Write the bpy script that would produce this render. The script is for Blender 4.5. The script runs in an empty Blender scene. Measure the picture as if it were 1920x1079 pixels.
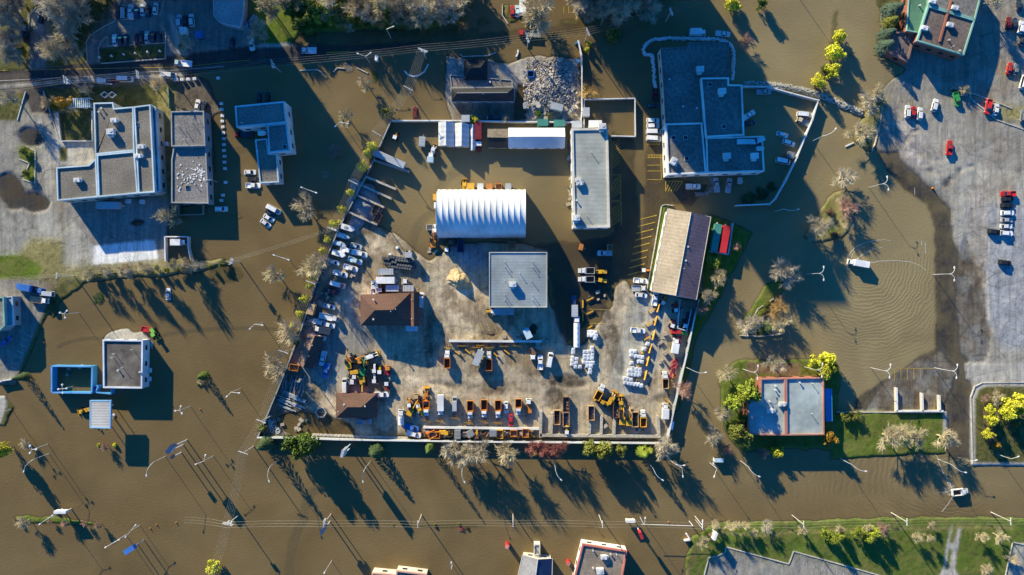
import bpy, math, random
import numpy as np
from mathutils import Vector
R = math.radians
S = 0.2          # metres of ground per photograph pixel
H = 270.0        # camera height over the water
sc = bpy.context.scene
col = sc.collection
# ---------------------------------------------------------------- camera, sky, sun, exposure
cd = bpy.data.cameras.new("camera"); cam = bpy.data.objects.new("camera", cd); col.objects.link(cam)
cam.location = (0, 0, H); cam.rotation_euler = (0, 0, 0)
cd.sensor_width = 36; cd.lens = 18 * H / (960 * S); cd.clip_end = 6000; cd.clip_start = 1
sc.camera = cam
EL = R(18.5); AZ = (-0.57, 0.822)        # towards the sun, in plan
w = bpy.data.worlds.new("World"); sc.world = w; w.use_nodes = True
nt = w.node_tree; bg = nt.nodes["Background"]
sky = nt.nodes.new("ShaderNodeTexSky"); sky.sky_type = 'NISHITA'; sky.sun_disc = False
sky.sun_elevation = EL; sky.sun_rotation = math.atan2(AZ[0], AZ[1]) % (2*math.pi)
sky.ozone_density = 6; sky.dust_density = 0.3; sky.air_density = 1.0
tint = nt.nodes.new("ShaderNodeMix"); tint.data_type = 'RGBA'; tint.blend_type = 'MULTIPLY'
tint.inputs[0].default_value = 1.0; tint.inputs[7].default_value = (0.10, 0.62, 0.98, 1)
nt.links.new(sky.outputs[0], tint.inputs[6]); nt.links.new(tint.outputs[2], bg.inputs[0])
bg.inputs[1].default_value = 0.12
sl = bpy.data.lights.new("sun", 'SUN'); sl.energy = 5.0; sl.angle = R(0.6); sl.color = (1.0, 0.87, 0.56)
so = bpy.data.objects.new("sun", sl); col.objects.link(so)
sd = Vector((AZ[0]*math.cos(EL), AZ[1]*math.cos(EL), math.sin(EL)))
so.rotation_euler = sd.to_track_quat('Z', 'Y').to_euler()
sc.view_settings.view_transform = 'Standard'; sc.view_settings.look = 'None'
sc.view_settings.gamma = 1; sc.view_settings.exposure = 0.98
sc.render.film_transparent = False
try: sc.cycles.max_bounces = 4; sc.cycles.transparent_max_bounces = 6; sc.cycles.caustics_reflective = False; sc.cycles.use_denoising = True
except Exception: pass

# ---------------------------------------------------------------- materials
MATS = {}
def newmat(name):
    m = bpy.data.materials.new(name); m.use_nodes = True; n = m.node_tree
    return m, n, n.nodes["Principled BSDF"]
def mat(name, c=(.5, .5, .5), rough=.7, ns=0.0, amt=.25, c2=None, bump=0.0, metal=0.0, spec=.35, wave=None, rnd=0.0, speck=None):
    """procedural material: noise between c and c2, optional ribs (axis, metres, strength)"""
    if name in MATS: return MATS[name]
    m, n, p = newmat(name); N = n.nodes; L = n.links
    p.inputs['Roughness'].default_value = rough; p.inputs['Metallic'].default_value = metal
    p.inputs['Specular IOR Level'].default_value = spec
    out = None
    geo = N.new("ShaderNodeNewGeometry")
    if ns or True:
        no = N.new("ShaderNodeTexNoise"); no.inputs['Scale'].default_value = ns or .8; no.inputs['Detail'].default_value = 6; no.inputs['Roughness'].default_value = .65
        L.new(geo.outputs['Position'], no.inputs['Vector'])
        mr = N.new("ShaderNodeMapRange"); mr.inputs[1].default_value = .34; mr.inputs[2].default_value = .66; L.new(no.outputs[0], mr.inputs[0])
        mx = N.new("ShaderNodeMix"); mx.data_type = 'RGBA'; a = amt if ns else .08
        d = c2 or tuple(min(1, v*(1+a)) for v in c); b = c if c2 else tuple(v*(1-a) for v in c)
        mx.inputs[6].default_value = (*b, 1); mx.inputs[7].default_value = (*d, 1); L.new(mr.outputs[0], mx.inputs[0]); out = mx.outputs[2]
        no2 = N.new("ShaderNodeTexNoise"); no2.inputs['Scale'].default_value = .11; no2.inputs['Detail'].default_value = 5
        L.new(geo.outputs['Position'], no2.inputs['Vector'])
        m2 = N.new("ShaderNodeMapRange"); m2.inputs[1].default_value = .35; m2.inputs[2].default_value = .65; m2.inputs[3].default_value = .8; m2.inputs[4].default_value = 1.12; L.new(no2.outputs[0], m2.inputs[0])
        vm = N.new("ShaderNodeVectorMath"); vm.operation = 'SCALE'; L.new(out, vm.inputs[0]); L.new(m2.outputs[0], vm.inputs['Scale']); out = vm.outputs[0]
    if rnd:
        oi = N.new("ShaderNodeObjectInfo"); hs = N.new("ShaderNodeHueSaturation")
        r1 = N.new("ShaderNodeMapRange"); r1.inputs[3].default_value = 1-rnd; r1.inputs[4].default_value = 1+rnd; L.new(oi.outputs['Random'], r1.inputs[0])
        L.new(r1.outputs[0], hs.inputs['Value']); L.new(out, hs.inputs['Color'])
        r2 = N.new("ShaderNodeMapRange"); r2.inputs[3].default_value = .5-rnd*.06; r2.inputs[4].default_value = .5+rnd*.06
        fr = N.new("ShaderNodeMath"); fr.operation = 'FRACT'; mu = N.new("ShaderNodeMath"); mu.operation = 'MULTIPLY'; mu.inputs[1].default_value = 7.31
        L.new(oi.outputs['Random'], mu.inputs[0]); L.new(mu.outputs[0], fr.inputs[0]); L.new(fr.outputs[0], r2.inputs[0]); L.new(r2.outputs[0], hs.inputs['Hue']); out = hs.outputs[0]
    if wave:
        ax, per, st = wave
        sx = N.new("ShaderNodeSeparateXYZ"); L.new(geo.outputs['Position'], sx.inputs[0])
        if isinstance(ax, str): src = sx.outputs['XYZ'.index(ax)]
        else:
            dt = N.new("ShaderNodeVectorMath"); dt.operation = 'DOT_PRODUCT'; dt.inputs[1].default_value = (ax[0], ax[1], 0); L.new(geo.outputs['Position'], dt.inputs[0]); src = dt.outputs['Value']
        k = N.new("ShaderNodeMath"); k.operation = 'MULTIPLY'; k.inputs[1].default_value = 2*math.pi/per; L.new(src, k.inputs[0])
        sn = N.new("ShaderNodeMath"); sn.operation = 'SINE'; L.new(k.outputs[0], sn.inputs[0])
        m3 = N.new("ShaderNodeMapRange"); m3.inputs[1].default_value = -1; m3.inputs[3].default_value = 1-st; m3.inputs[4].default_value = 1+st*.4; L.new(sn.outputs[0], m3.inputs[0])
        v2 = N.new("ShaderNodeVectorMath"); v2.operation = 'SCALE'; L.new(out, v2.inputs[0]); L.new(m3.outputs[0], v2.inputs['Scale']); out = v2.outputs[0]
    L.new(out, p.inputs['Base Color'])
    if bump:
        bn = N.new("ShaderNodeTexNoise"); bn.inputs['Scale'].default_value = 2.2; bn.inputs['Detail'].default_value = 5; L.new(geo.outputs['Position'], bn.inputs['Vector'])
        bp = N.new("ShaderNodeBump"); bp.inputs['Strength'].default_value = 1; bp.inputs['Distance'].default_value = bump; L.new(bn.outputs[0], bp.inputs['Height']); L.new(bp.outputs[0], p.inputs['Normal'])
    MATS[name] = m; return m
PAINT = dict(white=(.78, .79, .8), black=(.02, .022, .026), red=(.5, .03, .03), blue=(.05, .17, .5), silver=(.42, .45, .48), grey=(.2, .22, .24),
    dark=(.03, .045, .07), green=(.05, .35, .09), orange=(.62, .22, .03), yellow=(.7, .38, .03), beige=(.55, .45, .3), maroon=(.17, .02, .025),
    pale=(.45, .6, .68), brown=(.16, .09, .06), navy=(.03, .07, .18), lime=(.25, .55, .08), tan=(.5, .33, .17), teal=(.07, .25, .2))
CN = dict(dark='dark grey', pale='pale blue', maroon='dark red', navy='navy blue', lime='lime green')
def paint(c): return mat('paint_'+c, PAINT[c], rough=.38, spec=.5)
glass = lambda: mat('glass', (.015, .02, .028), rough=.08, spec=.8)
tyre = lambda: mat('tyre_rubber', (.02, .02, .02), rough=.9)
steel = lambda: mat('galvanised_steel', (.62, .64, .66), rough=.45)
conc = lambda: mat('concrete', (.5, .47, .41), rough=.9, ns=1.4, amt=.3)
wood = lambda: mat('weathered_wood', (.3, .25, .2), rough=.9, ns=2, amt=.3)

# ---------------------------------------------------------------- mesh building
class MB:
    def __init__(s): s.v = []; s.f = []
    def add(s, vs, fs):
        o = len(s.v); s.v += [tuple(v) for v in vs]; s.f += [tuple(i+o for i in f) for f in fs]; return s
    def box(s, x, y, z, sx, sy, sz, a=0.0, taper=1.0, pitch=0.0):
        """centre x,y ; base z ; sizes ; yaw degrees"""
        c, n = math.cos(R(a)), math.sin(R(a)); cp, sp = math.cos(R(pitch)), math.sin(R(pitch)); vs = []
        for k, t in ((0, 1), (1, taper)):
            for i, j in ((-1, -1), (1, -1), (1, 1), (-1, 1)):
                u, v, q = i*sx/2*t, j*sy/2*t, k*sz
                u, q = u*cp-q*sp, u*sp+q*cp
                vs.append((x+u*c-v*n, y+u*n+v*c, z+q))
        return s.add(vs, [(3, 2, 1, 0), (4, 5, 6, 7), (0, 1, 5, 4), (1, 2, 6, 5), (2, 3, 7, 6), (3, 0, 4, 7)])
    def prism(s, poly, z0, z1, top=True, bot=True):
        if area(poly) < 0: poly = poly[::-1]
        n = len(poly); vs = [(x, y, z0) for x, y in poly]+[(x, y, z1) for x, y in poly]
        fs = [(i, (i+1) % n, n+(i+1) % n, n+i) for i in range(n)]
        if top: fs.append(tuple(range(n, 2*n)))
        if bot: fs.append(tuple(range(n-1, -1, -1)))
        return s.add(vs, fs)
    def tube(s, p, q, r, r2=None, n=6):
        p, q = Vector(p), Vector(q); d = q-p
        if d.length < 1e-6: return s
        d.normalize(); u = d.cross(Vector((0, 0, 1)) if abs(d.z) < .9 else Vector((1, 0, 0))).normalized(); v = d.cross(u); r2 = r if r2 is None else r2
        vs = []
        for c, rr in ((p, r), (q, r2)):
            for i in range(n):
                a = 2*math.pi*i/n; vs.append(c+u*math.cos(a)*rr+v*math.sin(a)*rr)
        fs = [(i, i+n, (i+1) % n+n, (i+1) % n) for i in range(n)]
        if n > 3: fs += [tuple(range(n)), tuple(range(2*n-1, n-1, -1))]
        return s.add(vs, fs)
    def cyl(s, x, y, z, r, h, n=12, r2=None): return s.tube((x, y, z), (x, y, z+h), r, r2, n)
    def path(s, pts, r, n=5):
        for a, b in zip(pts, pts[1:]): s.tube(a, b, r, None, n)
        return s
    def mesh(s, name):
        m = bpy.data.meshes.new(name); m.from_pydata(s.v, [], s.f); m.update(); return m
def area(p): return sum(a[0]*b[1]-b[0]*a[1] for a, b in zip(p, p[1:]+p[:1]))/2
def obj(name, mb, m, parent=None, loc=None, mesh=None):
    me = mesh or mb.mesh(name)
    if m and not me.materials: me.materials.append(m)
    o = bpy.data.objects.new(name, me); col.objects.link(o)
    if parent: o.parent = parent
    if loc: o.location = loc
    return o
def empty(name, loc, a=0.0):
    o = bpy.data.objects.new(name, None); col.objects.link(o); o.location = loc; o.rotation_euler = (0, 0, R(a)); o.empty_display_size = .5; return o
def W(x, y, h=0.0):
    """the point at height h that lies behind photograph pixel x, y"""
    k = S*(H-h)/H; return ((x-960)*k, (539.5-y)*k)
def inset(poly, d):
    """offset a simple polygon inwards by d metres"""
    if area(poly) < 0: poly = poly[::-1]
    n = len(poly); out = []
    for i in range(n):
        a, b, c = Vector(poly[i-1]), Vector(poly[i]), Vector(poly[(i+1) % n])
        e, f = (b-a).normalized(), (c-b).normalized(); n1, n2 = Vector((-e.y, e.x)), Vector((-f.y, f.x)); k = 1+n1.dot(n2)
        out.append(tuple(b+(n1+n2)*(d/max(k, .35))))
    return out

# ---------------------------------------------------------------- labels: what it looks like + the landmark it lies by
LM = []          # (phrase, x0, y0, x1, y1) in photograph pixels
TODO = []
def thing(o, desc, cat, px=None, py=None, group=None, exact=False):
    o['category'] = cat
    if group: o['group'] = group
    if exact: o['label'] = desc
    else: TODO.append((o, desc, px, py))
    return o
ORD = 'first second third fourth fifth sixth seventh eighth ninth tenth eleventh twelfth thirteenth fourteenth fifteenth sixteenth seventeenth eighteenth nineteenth twentieth'.split()
def near(px, py):
    best = None
    for nm, x0, y0, x1, y1 in LM:
        dx = max(x0-px, 0, px-x1); dy = max(y0-py, 0, py-y1); d = math.hypot(dx, dy)
        if dx == 0 and dy == 0: d = -1000+min(px-x0, x1-px)
        if best is None or d < best[0]: best = (d, nm, (px-(x0 if px < x0 else x1 if px > x1 else px)), (py-(y0 if py < y0 else y1 if py > y1 else py)))
    d, nm, dx, dy = best
    if d < 0: return 'within the '+nm
    h = 'left' if dx < 0 else 'right'; v = 'above' if dy < 0 else 'below'
    if abs(dx) > 2.2*abs(dy): return h+' of the '+nm
    if abs(dy) > 2.2*abs(dx): return v+' the '+nm
    return v+' and '+h+' of the '+nm
def do_labels():
    g = {}
    for o, d, px, py in TODO:
        px = min(max(px, 0), 1920); py = min(max(py, 0), 1079)
        g.setdefault(d+' '+near(px, py), []).append((px, py, o))
    for lab, it in g.items():
        if len(it) == 1: it[0][2]['label'] = lab; continue
        xs = [i[0] for i in it]; ys = [i[1] for i in it]; hor = max(xs)-min(xs) >= max(ys)-min(ys)
        it.sort(key=lambda i: (i[0], i[1]) if hor else (i[1], i[0])); n = len(it)
        for k, (_, _, o) in enumerate(it):
            a, b = ('left', 'right') if hor else ('top', 'bottom')
            if k == 0: pre = 'leftmost' if hor else 'topmost'
            elif k == n-1: pre = 'rightmost' if hor else 'bottommost'
            elif k <= n-1-k: pre = (ORD[k] if k < 20 else str(k+1)+'th')+' from '+a
            else: pre = (ORD[n-1-k] if n-1-k < 20 else str(n-k)+'th')+' from '+b
            o['label'] = pre+', '+lab
LM += [("big gravel-roofed building", 105, 192, 298, 380), ("two-part roof strewn with debris", 320, 209, 395, 384), ("L-shaped blue-grey office", 439, 190, 548, 346),
 ("burnt dark-roofed house", 845, 108, 966, 192), ("rubble lot", 975, 108, 1088, 225), ("narrow grey warehouse", 1070, 240, 1145, 428), ("white arched storage hall", 822, 354, 985, 447),
 ("square ribbed steel shed", 917, 473, 1026, 577), ("brown hip-roofed house", 675, 548, 785, 612), ("small brown hip-roofed house", 629, 737, 707, 785), ("brown gabled shed", 560, 628, 608, 690),
 ("tan and brown roofed shop", 1221, 392, 1333, 562), ("navy flat-roofed complex", 1239, 79, 1433, 328), ("red-edged store", 1400, 708, 1560, 818), ("flooded blue-framed pen", 107, 684, 182, 735),
 ("square white-rimmed building", 192, 637, 268, 729), ("striped fuel canopy", 168, 751, 208, 803), ("teal-edged building", 0, 555, 25, 622), ("red-fronted restaurant", 1078, 1016, 1177, 1079),
 ("navy gabled restaurant", 968, 1038, 1035, 1079), ("green-trimmed store", 1662, 0, 1838, 119), ("white cul-de-sac", 55, 15, 100, 60), ("upper car park", 200, 10, 312, 85), ("woodland edge", 560, 0, 860, 45),
 ("twin grey tents", 822, 229, 892, 283), ("long white gabled shed", 953, 240, 1059, 280), ("tyre pen", 1094, 188, 1190, 258), ("storage bays", 656, 300, 767, 422), ("salt pile", 842, 512, 880, 545),
 ("upper plough wall", 843, 634, 1014, 660), ("lower plough wall", 797, 785, 1012, 805), ("skip bays", 1014, 765, 1235, 825), ("parked white tanker", 1074, 592, 1088, 650), ("grassy median", 25, 966, 197, 988),
 ("twin-path lawn", 1755, 985, 1810, 1079), ("lower grey car park", 1330, 1025, 1640, 1079), ("shrub island", 1505, 360, 1603, 455), ("crescent lawn", 1385, 530, 1465, 628), ("ploughing white truck", 1590, 485, 1632, 505),
 ("splashing orange truck", 1784, 914, 1816, 931), ("low-walled bays", 1677, 725, 1760, 770), ("rounded corner lawn", 1825, 722, 1920, 855), ("right-hand car row", 1878, 360, 1900, 442), ("white-walled yard corner", 1236, 790, 1262, 830),
 ("sandbag dyke", 1450, 158, 1620, 215), ("hexagonal planter", 592, 762, 614, 784), ("tarpaulined gravel slab", 176, 450, 300, 498), ("walled van pen", 315, 445, 362, 492), ("road bend at left", 0, 130, 60, 165),
 ("upper power pylon", 780, 85, 800, 140), ("lower power pylon", 405, 965, 445, 1005), ("pipe yard", 515, 695, 575, 770), ("white block row", 412, 190, 424, 380)]
# ---------------------------------------------------------------- ground and water (one grid each, in photograph pixels)
def axis(a, b, lo, hi, st):
    f = np.arange(a, b+.1, st); g = [a]; d = st*2
    while g[-1] > lo: g.append(g[-1]-d); d *= 1.35
    h = [b]; d = st*2
    while h[-1] < hi: h.append(h[-1]+d); d *= 1.35
    return np.array(g[:0:-1]+list(f)+h[1:], float)
xs = axis(-30, 1950, -9000, 11000, 2.0); ys = axis(-30, 1110, -9000, 11000, 2.0)
NX, NY = len(xs), len(ys); GX, GY = np.meshgrid(xs, ys)
rs = np.random.RandomState(5)
def vnoise(sc_, seed):
    r = np.random.RandomState(seed); T = r.rand(256, 256)
    u = GX/sc_+1000; v = GY/sc_+1000; i = np.floor(u).astype(int); j = np.floor(v).astype(int); a = u-i; b = v-j
    a = a*a*(3-2*a); b = b*b*(3-2*b); g = lambda p, q: T[q % 256, p % 256]
    return (g(i, j)*(1-a)+g(i+1, j)*a)*(1-b)+(g(i, j+1)*(1-a)+g(i+1, j+1)*a)*b
def fbm(s, seed, o=4):
    t = 0; w_ = 0
    for k in range(o): t = t+vnoise(s/2**k, seed+k)*.5**k; w_ += .5**k
    return t/w_
WX = GX+(fbm(18, 3)-.5)*9; WY = GY+(fbm(18, 33)-.5)*9        # wobbled outlines for natural shores
def pmask(pts, wob=False):
    X, Y = (WX, WY) if wob else (GX, GY); m = np.zeros(X.shape, bool)
    px = [p[0] for p in pts]; py = [p[1] for p in pts]
    c0, c1 = np.searchsorted(xs, min(px)-12), np.searchsorted(xs, max(px)+12); r0, r1 = np.searchsorted(ys, min(py)-12), np.searchsorted(ys, max(py)+12)
    x, y = X[r0:r1, c0:c1], Y[r0:r1, c0:c1]; s = np.zeros(x.shape, bool)
    for (ax, ay), (bx, by) in zip(pts, pts[1:]+pts[:1]):
        if ay == by: continue
        s ^= ((ay > y) != (by > y)) & (x < (bx-ax)*(y-ay)/(by-ay)+ax)
    m[r0:r1, c0:c1] = s; return m
def ell(cx, cy, a, b, rot=0, n=28):
    c, s = math.cos(R(rot)), math.sin(R(rot))
    return [(cx+a*math.cos(t)*c-b*math.sin(t)*s, cy+a*math.cos(t)*s+b*math.sin(t)*c) for t in [2*math.pi*k/n for k in range(n)]]
def strip(pts, hw):
    l, r = [], []
    for i, p in enumerate(pts):
        a = pts[max(i-1, 0)]; b = pts[min(i+1, len(pts)-1)]; dx, dy = b[0]-a[0], b[1]-a[1]; d = math.hypot(dx, dy)
        l.append((p[0]-dy/d*hw, p[1]+dx/d*hw)); r.append((p[0]+dy/d*hw, p[1]-dx/d*hw))
    return l+r[::-1]
#          albedo                grass  pattern  object
CL = dict(mud=((.10, .085, .06), 0, .3, 'ground'), dirt=((.17, .135, .095), 0, .9, 'ground'), rub=((.36, .33, .29), 0, 1., 'rubble_ground'), asph=((.24, .225, .20), 0, .5, 'parking_lot'),
    road=((.075, .065, .06), 0, .35, 'road'), lot=((.36, .345, .295), 0, .6, 'parking_lot'), dlot=((.275, .26, .225), 0, .6, 'parking_lot'), conc=((.40, .38, .34), 0, .4, 'pavement'), slab=((.72, .75, .76), 0, .25, 'concrete_slab'),
    yard=((.43, .36, .25), 0, .7, 'yard'), sand=((.58, .48, .33), 0, .8, 'yard'), gravel=((.30, .31, .32), 0, .8, 'gravel'), grass=((.10, .15, .014), 1, .8, 'lawn'), dgrass=((.075, .08, .022), 1, 1., 'lawn'), rough=((.26, .23, .09), .7, 1., 'rough_grass'),
    lawn=((.10, .145, .02), 1, .85, 'lawn'), mulch=((.20, .12, .08), 0, 1., 'flower_bed'), wet=((.115, .105, .095), 0, .5, 'parking_lot'))
CI = list(CL); elev = np.full(GX.shape, -.75); cls = np.zeros(GX.shape, int)
def gp(c, z, pts, wob=False):
    m = pmask(pts, wob)
    if z is not None: elev[m] = z
    if c: cls[m] = CI.index(c)
B_ = -3000; F_ = 5000
gp('dirt', .4, [(B_, B_), (880, B_), (872, 30), (800, 60), (700, 72), (600, 82), (560, 96), (590, 110), (480, 122), (345, 138), (400, 215), (400, 384), (318, 388), (316, 486), (440, 488), (430, 500), (345, 515), (250, 522), (160, 530), (112, 560), (80, 600), (60, 650), (30, 722), (B_, 722)], True)
gp('grass', None, [(490, B_), (880, B_), (872, 30), (800, 60), (700, 72), (600, 82), (545, 88), (500, 90), (470, 60)], True)
gp('dgrass', None, [(B_, B_), (340, B_), (330, -5), (215, 0), (160, 75), (165, 118), (0, 138), (B_, 200)], True)
gp('lot', .4, ell(82, 40, 27, 28)+[], True); gp('asph', .4, [(58, 58), (100, 60), (84, 138), (55, 138)]); gp('rough', .4, [(92, 38), (108, 38), (104, 55), (92, 66), (88, 60)])
gp('asph', .35, [(22, B_), (48, B_), (48, 0), (18, 90), (8, 88), (30, 20)])
gp('asph', .35, [(222, 0), (222, B_), (330, B_), (334, 40), (345, 112), (312, 118), (311, 82), (203, 88), (190, 96), (188, 122), (164, 124), (163, 80), (175, 68), (217, 40)])
gp('asph', .35, [(318, -5), (400, -5), (420, 50), (470, 62), (480, 112), (345, 125)]); gp('conc', .35, [(316, 30), (330, 30), (350, 105), (335, 105)])
gp('dgrass', .45, [(187, 92), (310, 84), (312, 110), (190, 120)])
gp('road', .12, strip([(B_, 300), (-60, 159), (100, 147), (345, 121), (460, 107), (600, 96), (612, 94)], 19)); gp('road', -.035, strip([(600, 95), (700, 86), (790, 80)], 13), True); gp('road', -.16, strip([(790, 80), (950, 68), (1100, 50)], 12), True); gp('conc', .16, strip([(B_, 319), (-60, 163), (0, 163), (170, 150), (345, 140)], 2.5)); gp('conc', .16, strip([(470, 88), (545, 84), (640, 78), (800, 66)], 3))
gp('dlot', .42, [(B_, 190), (50, 178), (62, 178), (92, 215), (112, 270), (105, 312), (106, 378), (123, 503), (B_, 500)])
gp('road', .2, [(42, 168), (84, 168), (98, 215), (60, 212)]); gp('lot', .42, [(62, 210), (112, 265), (106, 310), (105, 380), (124, 503), (70, 500), (75, 400), (95, 350), (72, 300), (88, 270)])
gp('dgrass', .45, [(B_, 175), (35, 175), (50, 178), (35, 227), (B_, 230)]); gp('dgrass', .45, [(84, 168), (318, 158), (334, 160), (322, 205), (180, 205), (92, 210)])
gp('conc', .42, [(104, 210), (180, 205), (180, 312), (104, 312)]); gp('dgrass', .45, [(111, 212), (176, 205), (176, 264), (118, 266)]); gp('dgrass', .45, [(114, 277), (128, 277), (128, 303), (114, 303)])
gp('rough', .45, [(296, 180), (320, 165), (330, 165), (318, 388), (300, 375)]); gp('grass', .5, [(36, 278), (50, 274), (68, 284), (68, 345), (45, 337), (57, 307), (38, 298)])
gp('asph', .4, [(120, 380), (316, 372), (316, 486), (124, 503)]); gp('slab', .43, [(176, 462), (290, 450), (298, 486), (178, 498)]); gp('lot', .41, [(124, 400), (176, 462), (178, 500), (124, 504)])
gp('rough', .5, [(B_, 490), (0, 487), (38, 476), (62, 449), (100, 448), (121, 454), (120, 503), (312, 487), (365, 486), (440, 488), (400, 500), (345, 512), (250, 520), (160, 528), (0, 524), (B_, 560)], True)
gp('grass', .5, [(B_, 487), (38, 478), (80, 500), (75, 522), (B_, 545)], True); gp('dgrass', .4, [(110, 528), (165, 528), (110, 570), (98, 600), (90, 560)], True)
gp('asph', .4, [(B_, 530), (70, 525), (98, 552), (62, 640), (30, 714), (B_, 714)]); gp('dgrass', .3, [(96, 556), (106, 562), (85, 600), (38, 708), (30, 712), (60, 640)])
gp('dgrass', .35, [(B_, 742), (8, 740), (30, 765), (12, 800), (B_, 860)], True); gp('conc', .4, [(B_, 742), (14, 742), (14, 760), (2, 795), (B_, 800)])
for e in ((60, 258, 27, 19, 15), (22, 360, 26, 38, -30), (66, 380, 30, 20, 10), (258, 418, 15, 6, 0)): gp('wet', -.04, ell(*e), True)
gp('dirt', .1, [(345, 140), (392, 150), (420, 215), (392, 215), (330, 208)], True)
# rubble lot and burnt house lot
gp('rub', .25, [(836, 104), (868, 110), (915, 112), (955, 120), (985, 104), (1088, 110), (1090, 228), (965, 232), (845, 232), (832, 180)], True); gp('mud', -.1, [(970, 160), (985, 160), (985, 225), (960, 228)], True)
gp('dirt', .2, [(845, 195), (966, 195), (962, 226), (850, 228)])
# the depot yard
gp('yard', .3, [(700, 423), (650, 418), (640, 408), (487, 818), (1250, 827), (1300, 590), (1312, 560), (1215, 548), (1190, 545), (1172, 522), (1152, 535), (1147, 572), (1118, 610), (1095, 645), (1062, 645), (1044, 600), (1030, 560), (1028, 470), (990, 455), (880, 452), (832, 470), (803, 488), (772, 462), (740, 437)], True)
gp('gravel', .25, [(655, 330), (700, 345), (722, 392), (700, 430), (650, 418)], True); gp('gravel', .3, [(830, 455), (910, 455), (915, 500), (880, 510)], True)
gp('sand', .3, [(822, 560), (850, 505), (915, 560), (918, 585), (945, 590), (985, 620), (1010, 636), (842, 636), (826, 600)], True); gp('sand', .3, [(670, 450), (705, 455), (735, 480), (700, 550), (690, 620), (655, 560), (690, 500)], True)
gp('sand', .3, [(752, 705), (800, 712), (840, 735), (940, 742), (938, 750), (860, 747), (800, 735), (755, 718)], True); gp('lot', .3, [(1190, 545), (1215, 548), (1255, 570), (1225, 700), (1200, 740), (1140, 745), (1160, 640)], True)
gp('dlot', .3, [(630, 610), (700, 625), (660, 700), (600, 720), (560, 690)], True); gp('dirt', .3, [(540, 690), (575, 690), (585, 745), (560, 780), (520, 812), (489, 815)], True); gp('dirt', .3, [(610, 530), (640, 530), (610, 620), (575, 625)], True); gp('dirt', .3, [(796, 806), (1010, 806), (1010, 822), (780, 822)])
for e in ((590, 800, 75, 24, 8), (1062, 715, 44, 12, 5), (1040, 750, 22, 22, 0), (805, 650, 10, 45, 2), (1150, 640, 16, 70, -14), (1245, 745, 18, 9, -20), (1168, 762, 18, 6, 0), (840, 722, 34, 6, 8), (915, 628, 14, 5, 0), (1205, 596, 7, 12, 10), (760, 690, 3, 3, 0)): gp(None if e[0] != 590 else 'mud', .075 if e[0] != 590 else -.3, ell(*e), True)
# shallow lots round the grey warehouse and the shop
gp('wet', -.13, [(1146, 240), (1190, 262), (1205, 520), (1172, 522), (1146, 535)], True); gp('wet', -.12, [(1212, 262), (1245, 250), (1258, 385), (1240, 392), (1214, 510), (1198, 505)], True)
gp('wet', -.03, [(1245, 330), (1330, 345), (1300, 385), (1262, 385), (1248, 360)], True); gp('wet', -.08, [(1000, 455), (1028, 470), (1040, 600), (1062, 645), (1110, 600), (1145, 560), (1150, 440), (1100, 450)], True)
gp('grass', .35, [(1240, 386), (1262, 388), (1251, 392), (1222, 546), (1211, 546)]); gp('grass', .2, [(1330, 400), (1412, 434), (1398, 470), (1305, 640), (1285, 720), (1270, 770), (1262, 770), (1300, 590), (1312, 560)], True)
# right-hand car park
gp('dlot', .36, [(1660, B_), (F_, B_), (F_, 855), (1822, 858), (1822, 740), (1775, 742), (1768, 772), (1600, 775), (1603, 748), (1640, 722), (1680, 700), (1722, 668), (1760, 652), (1768, 560), (1765, 400), (1752, 362), (1710, 328), (1670, 300), (1640, 280), (1656, 160), (1700, 130), (1650, 100)], True)
gp('wet', -.06, [(1640, 284), (1702, 283), (1722, 318), (1745, 343), (1768, 380), (1792, 402), (1800, 480), (1835, 560), (1850, 660), (1815, 690), (1825, 745), (1822, 860), (1775, 860), (1770, 742), (1600, 772), (1604, 745), (1680, 700), (1722, 668), (1752, 652), (1750, 430), (1735, 385), (1700, 362), (1665, 325)], True)
gp('dlot', .10, [(1690, 690), (1760, 660), (1800, 690), (1780, 735), (1765, 772), (1620, 772), (1640, 740)], True); gp('lot', .36, [(1700, 300), (1770, 290), (1900, 330), (F_, 340), (F_, 655), (1870, 660), (1845, 600), (1840, 470), (1812, 450), (1810, 360), (1780, 350), (1745, 352)], True)
gp('lot', .4, [(1782, 348), (1808, 348), (1812, 490), (1786, 450), (1783, 380)], True); gp('rub', .3, [(1812, 350), (1850, 350), (1846, 560), (1822, 520)], True)
gp('dlot', .085, [(1810, 440), (1850, 560), (1860, 650), (1840, 700), (1800, 660), (1790, 520)], True); gp('rub', .4, [(1665, 225), (1700, 220), (1740, 262), (1725, 330), (1690, 300)], True)
gp('gravel', .4, [(1850, 380), (F_, 380), (F_, 650), (1880, 655), (1850, 600)], True); gp('conc', .42, [(1808, 682), (F_, 682), (F_, 718), (1835, 718), (1812, 712)])
gp('conc', .45, [(1820, 875), (1819, 745), (1826, 725), (1840, 717), (F_, 717), (F_, 875)]); gp('dgrass', .5, [(1828, 868), (1828, 748), (1834, 732), (1846, 726), (F_, 726), (F_, 850)]); gp('mulch', .5, [(1842, 755), (1852, 750), (1850, 800), (1875, 838), (1866, 850), (1845, 815)], True)
gp('lawn', .45, [(1570, 774), (1772, 774), (1773, 850), (1555, 862), (1562, 800)], True); gp('conc', .46, [(1768, 772), (1775, 772), (1775, 815), (1768, 815)])
gp('rough', .45, [(1655, 165), (1643, 192), (1618, 215), (1598, 262), (1612, 276), (1634, 285), (1645, 240), (1662, 200)], True); gp('dgrass', .45, [(1781, 166), (1812, 173), (1811, 181), (1783, 174)]); gp('rough', .45, [(1818, 178), (1895, 200), (F_, 270), (F_, 300), (1868, 226), (1880, 205), (1820, 186)])
gp('dgrass', .4, [(1640, -5), (1700, -5), (1690, 60), (1662, 108), (1650, 98), (1658, 40)], True)
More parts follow.
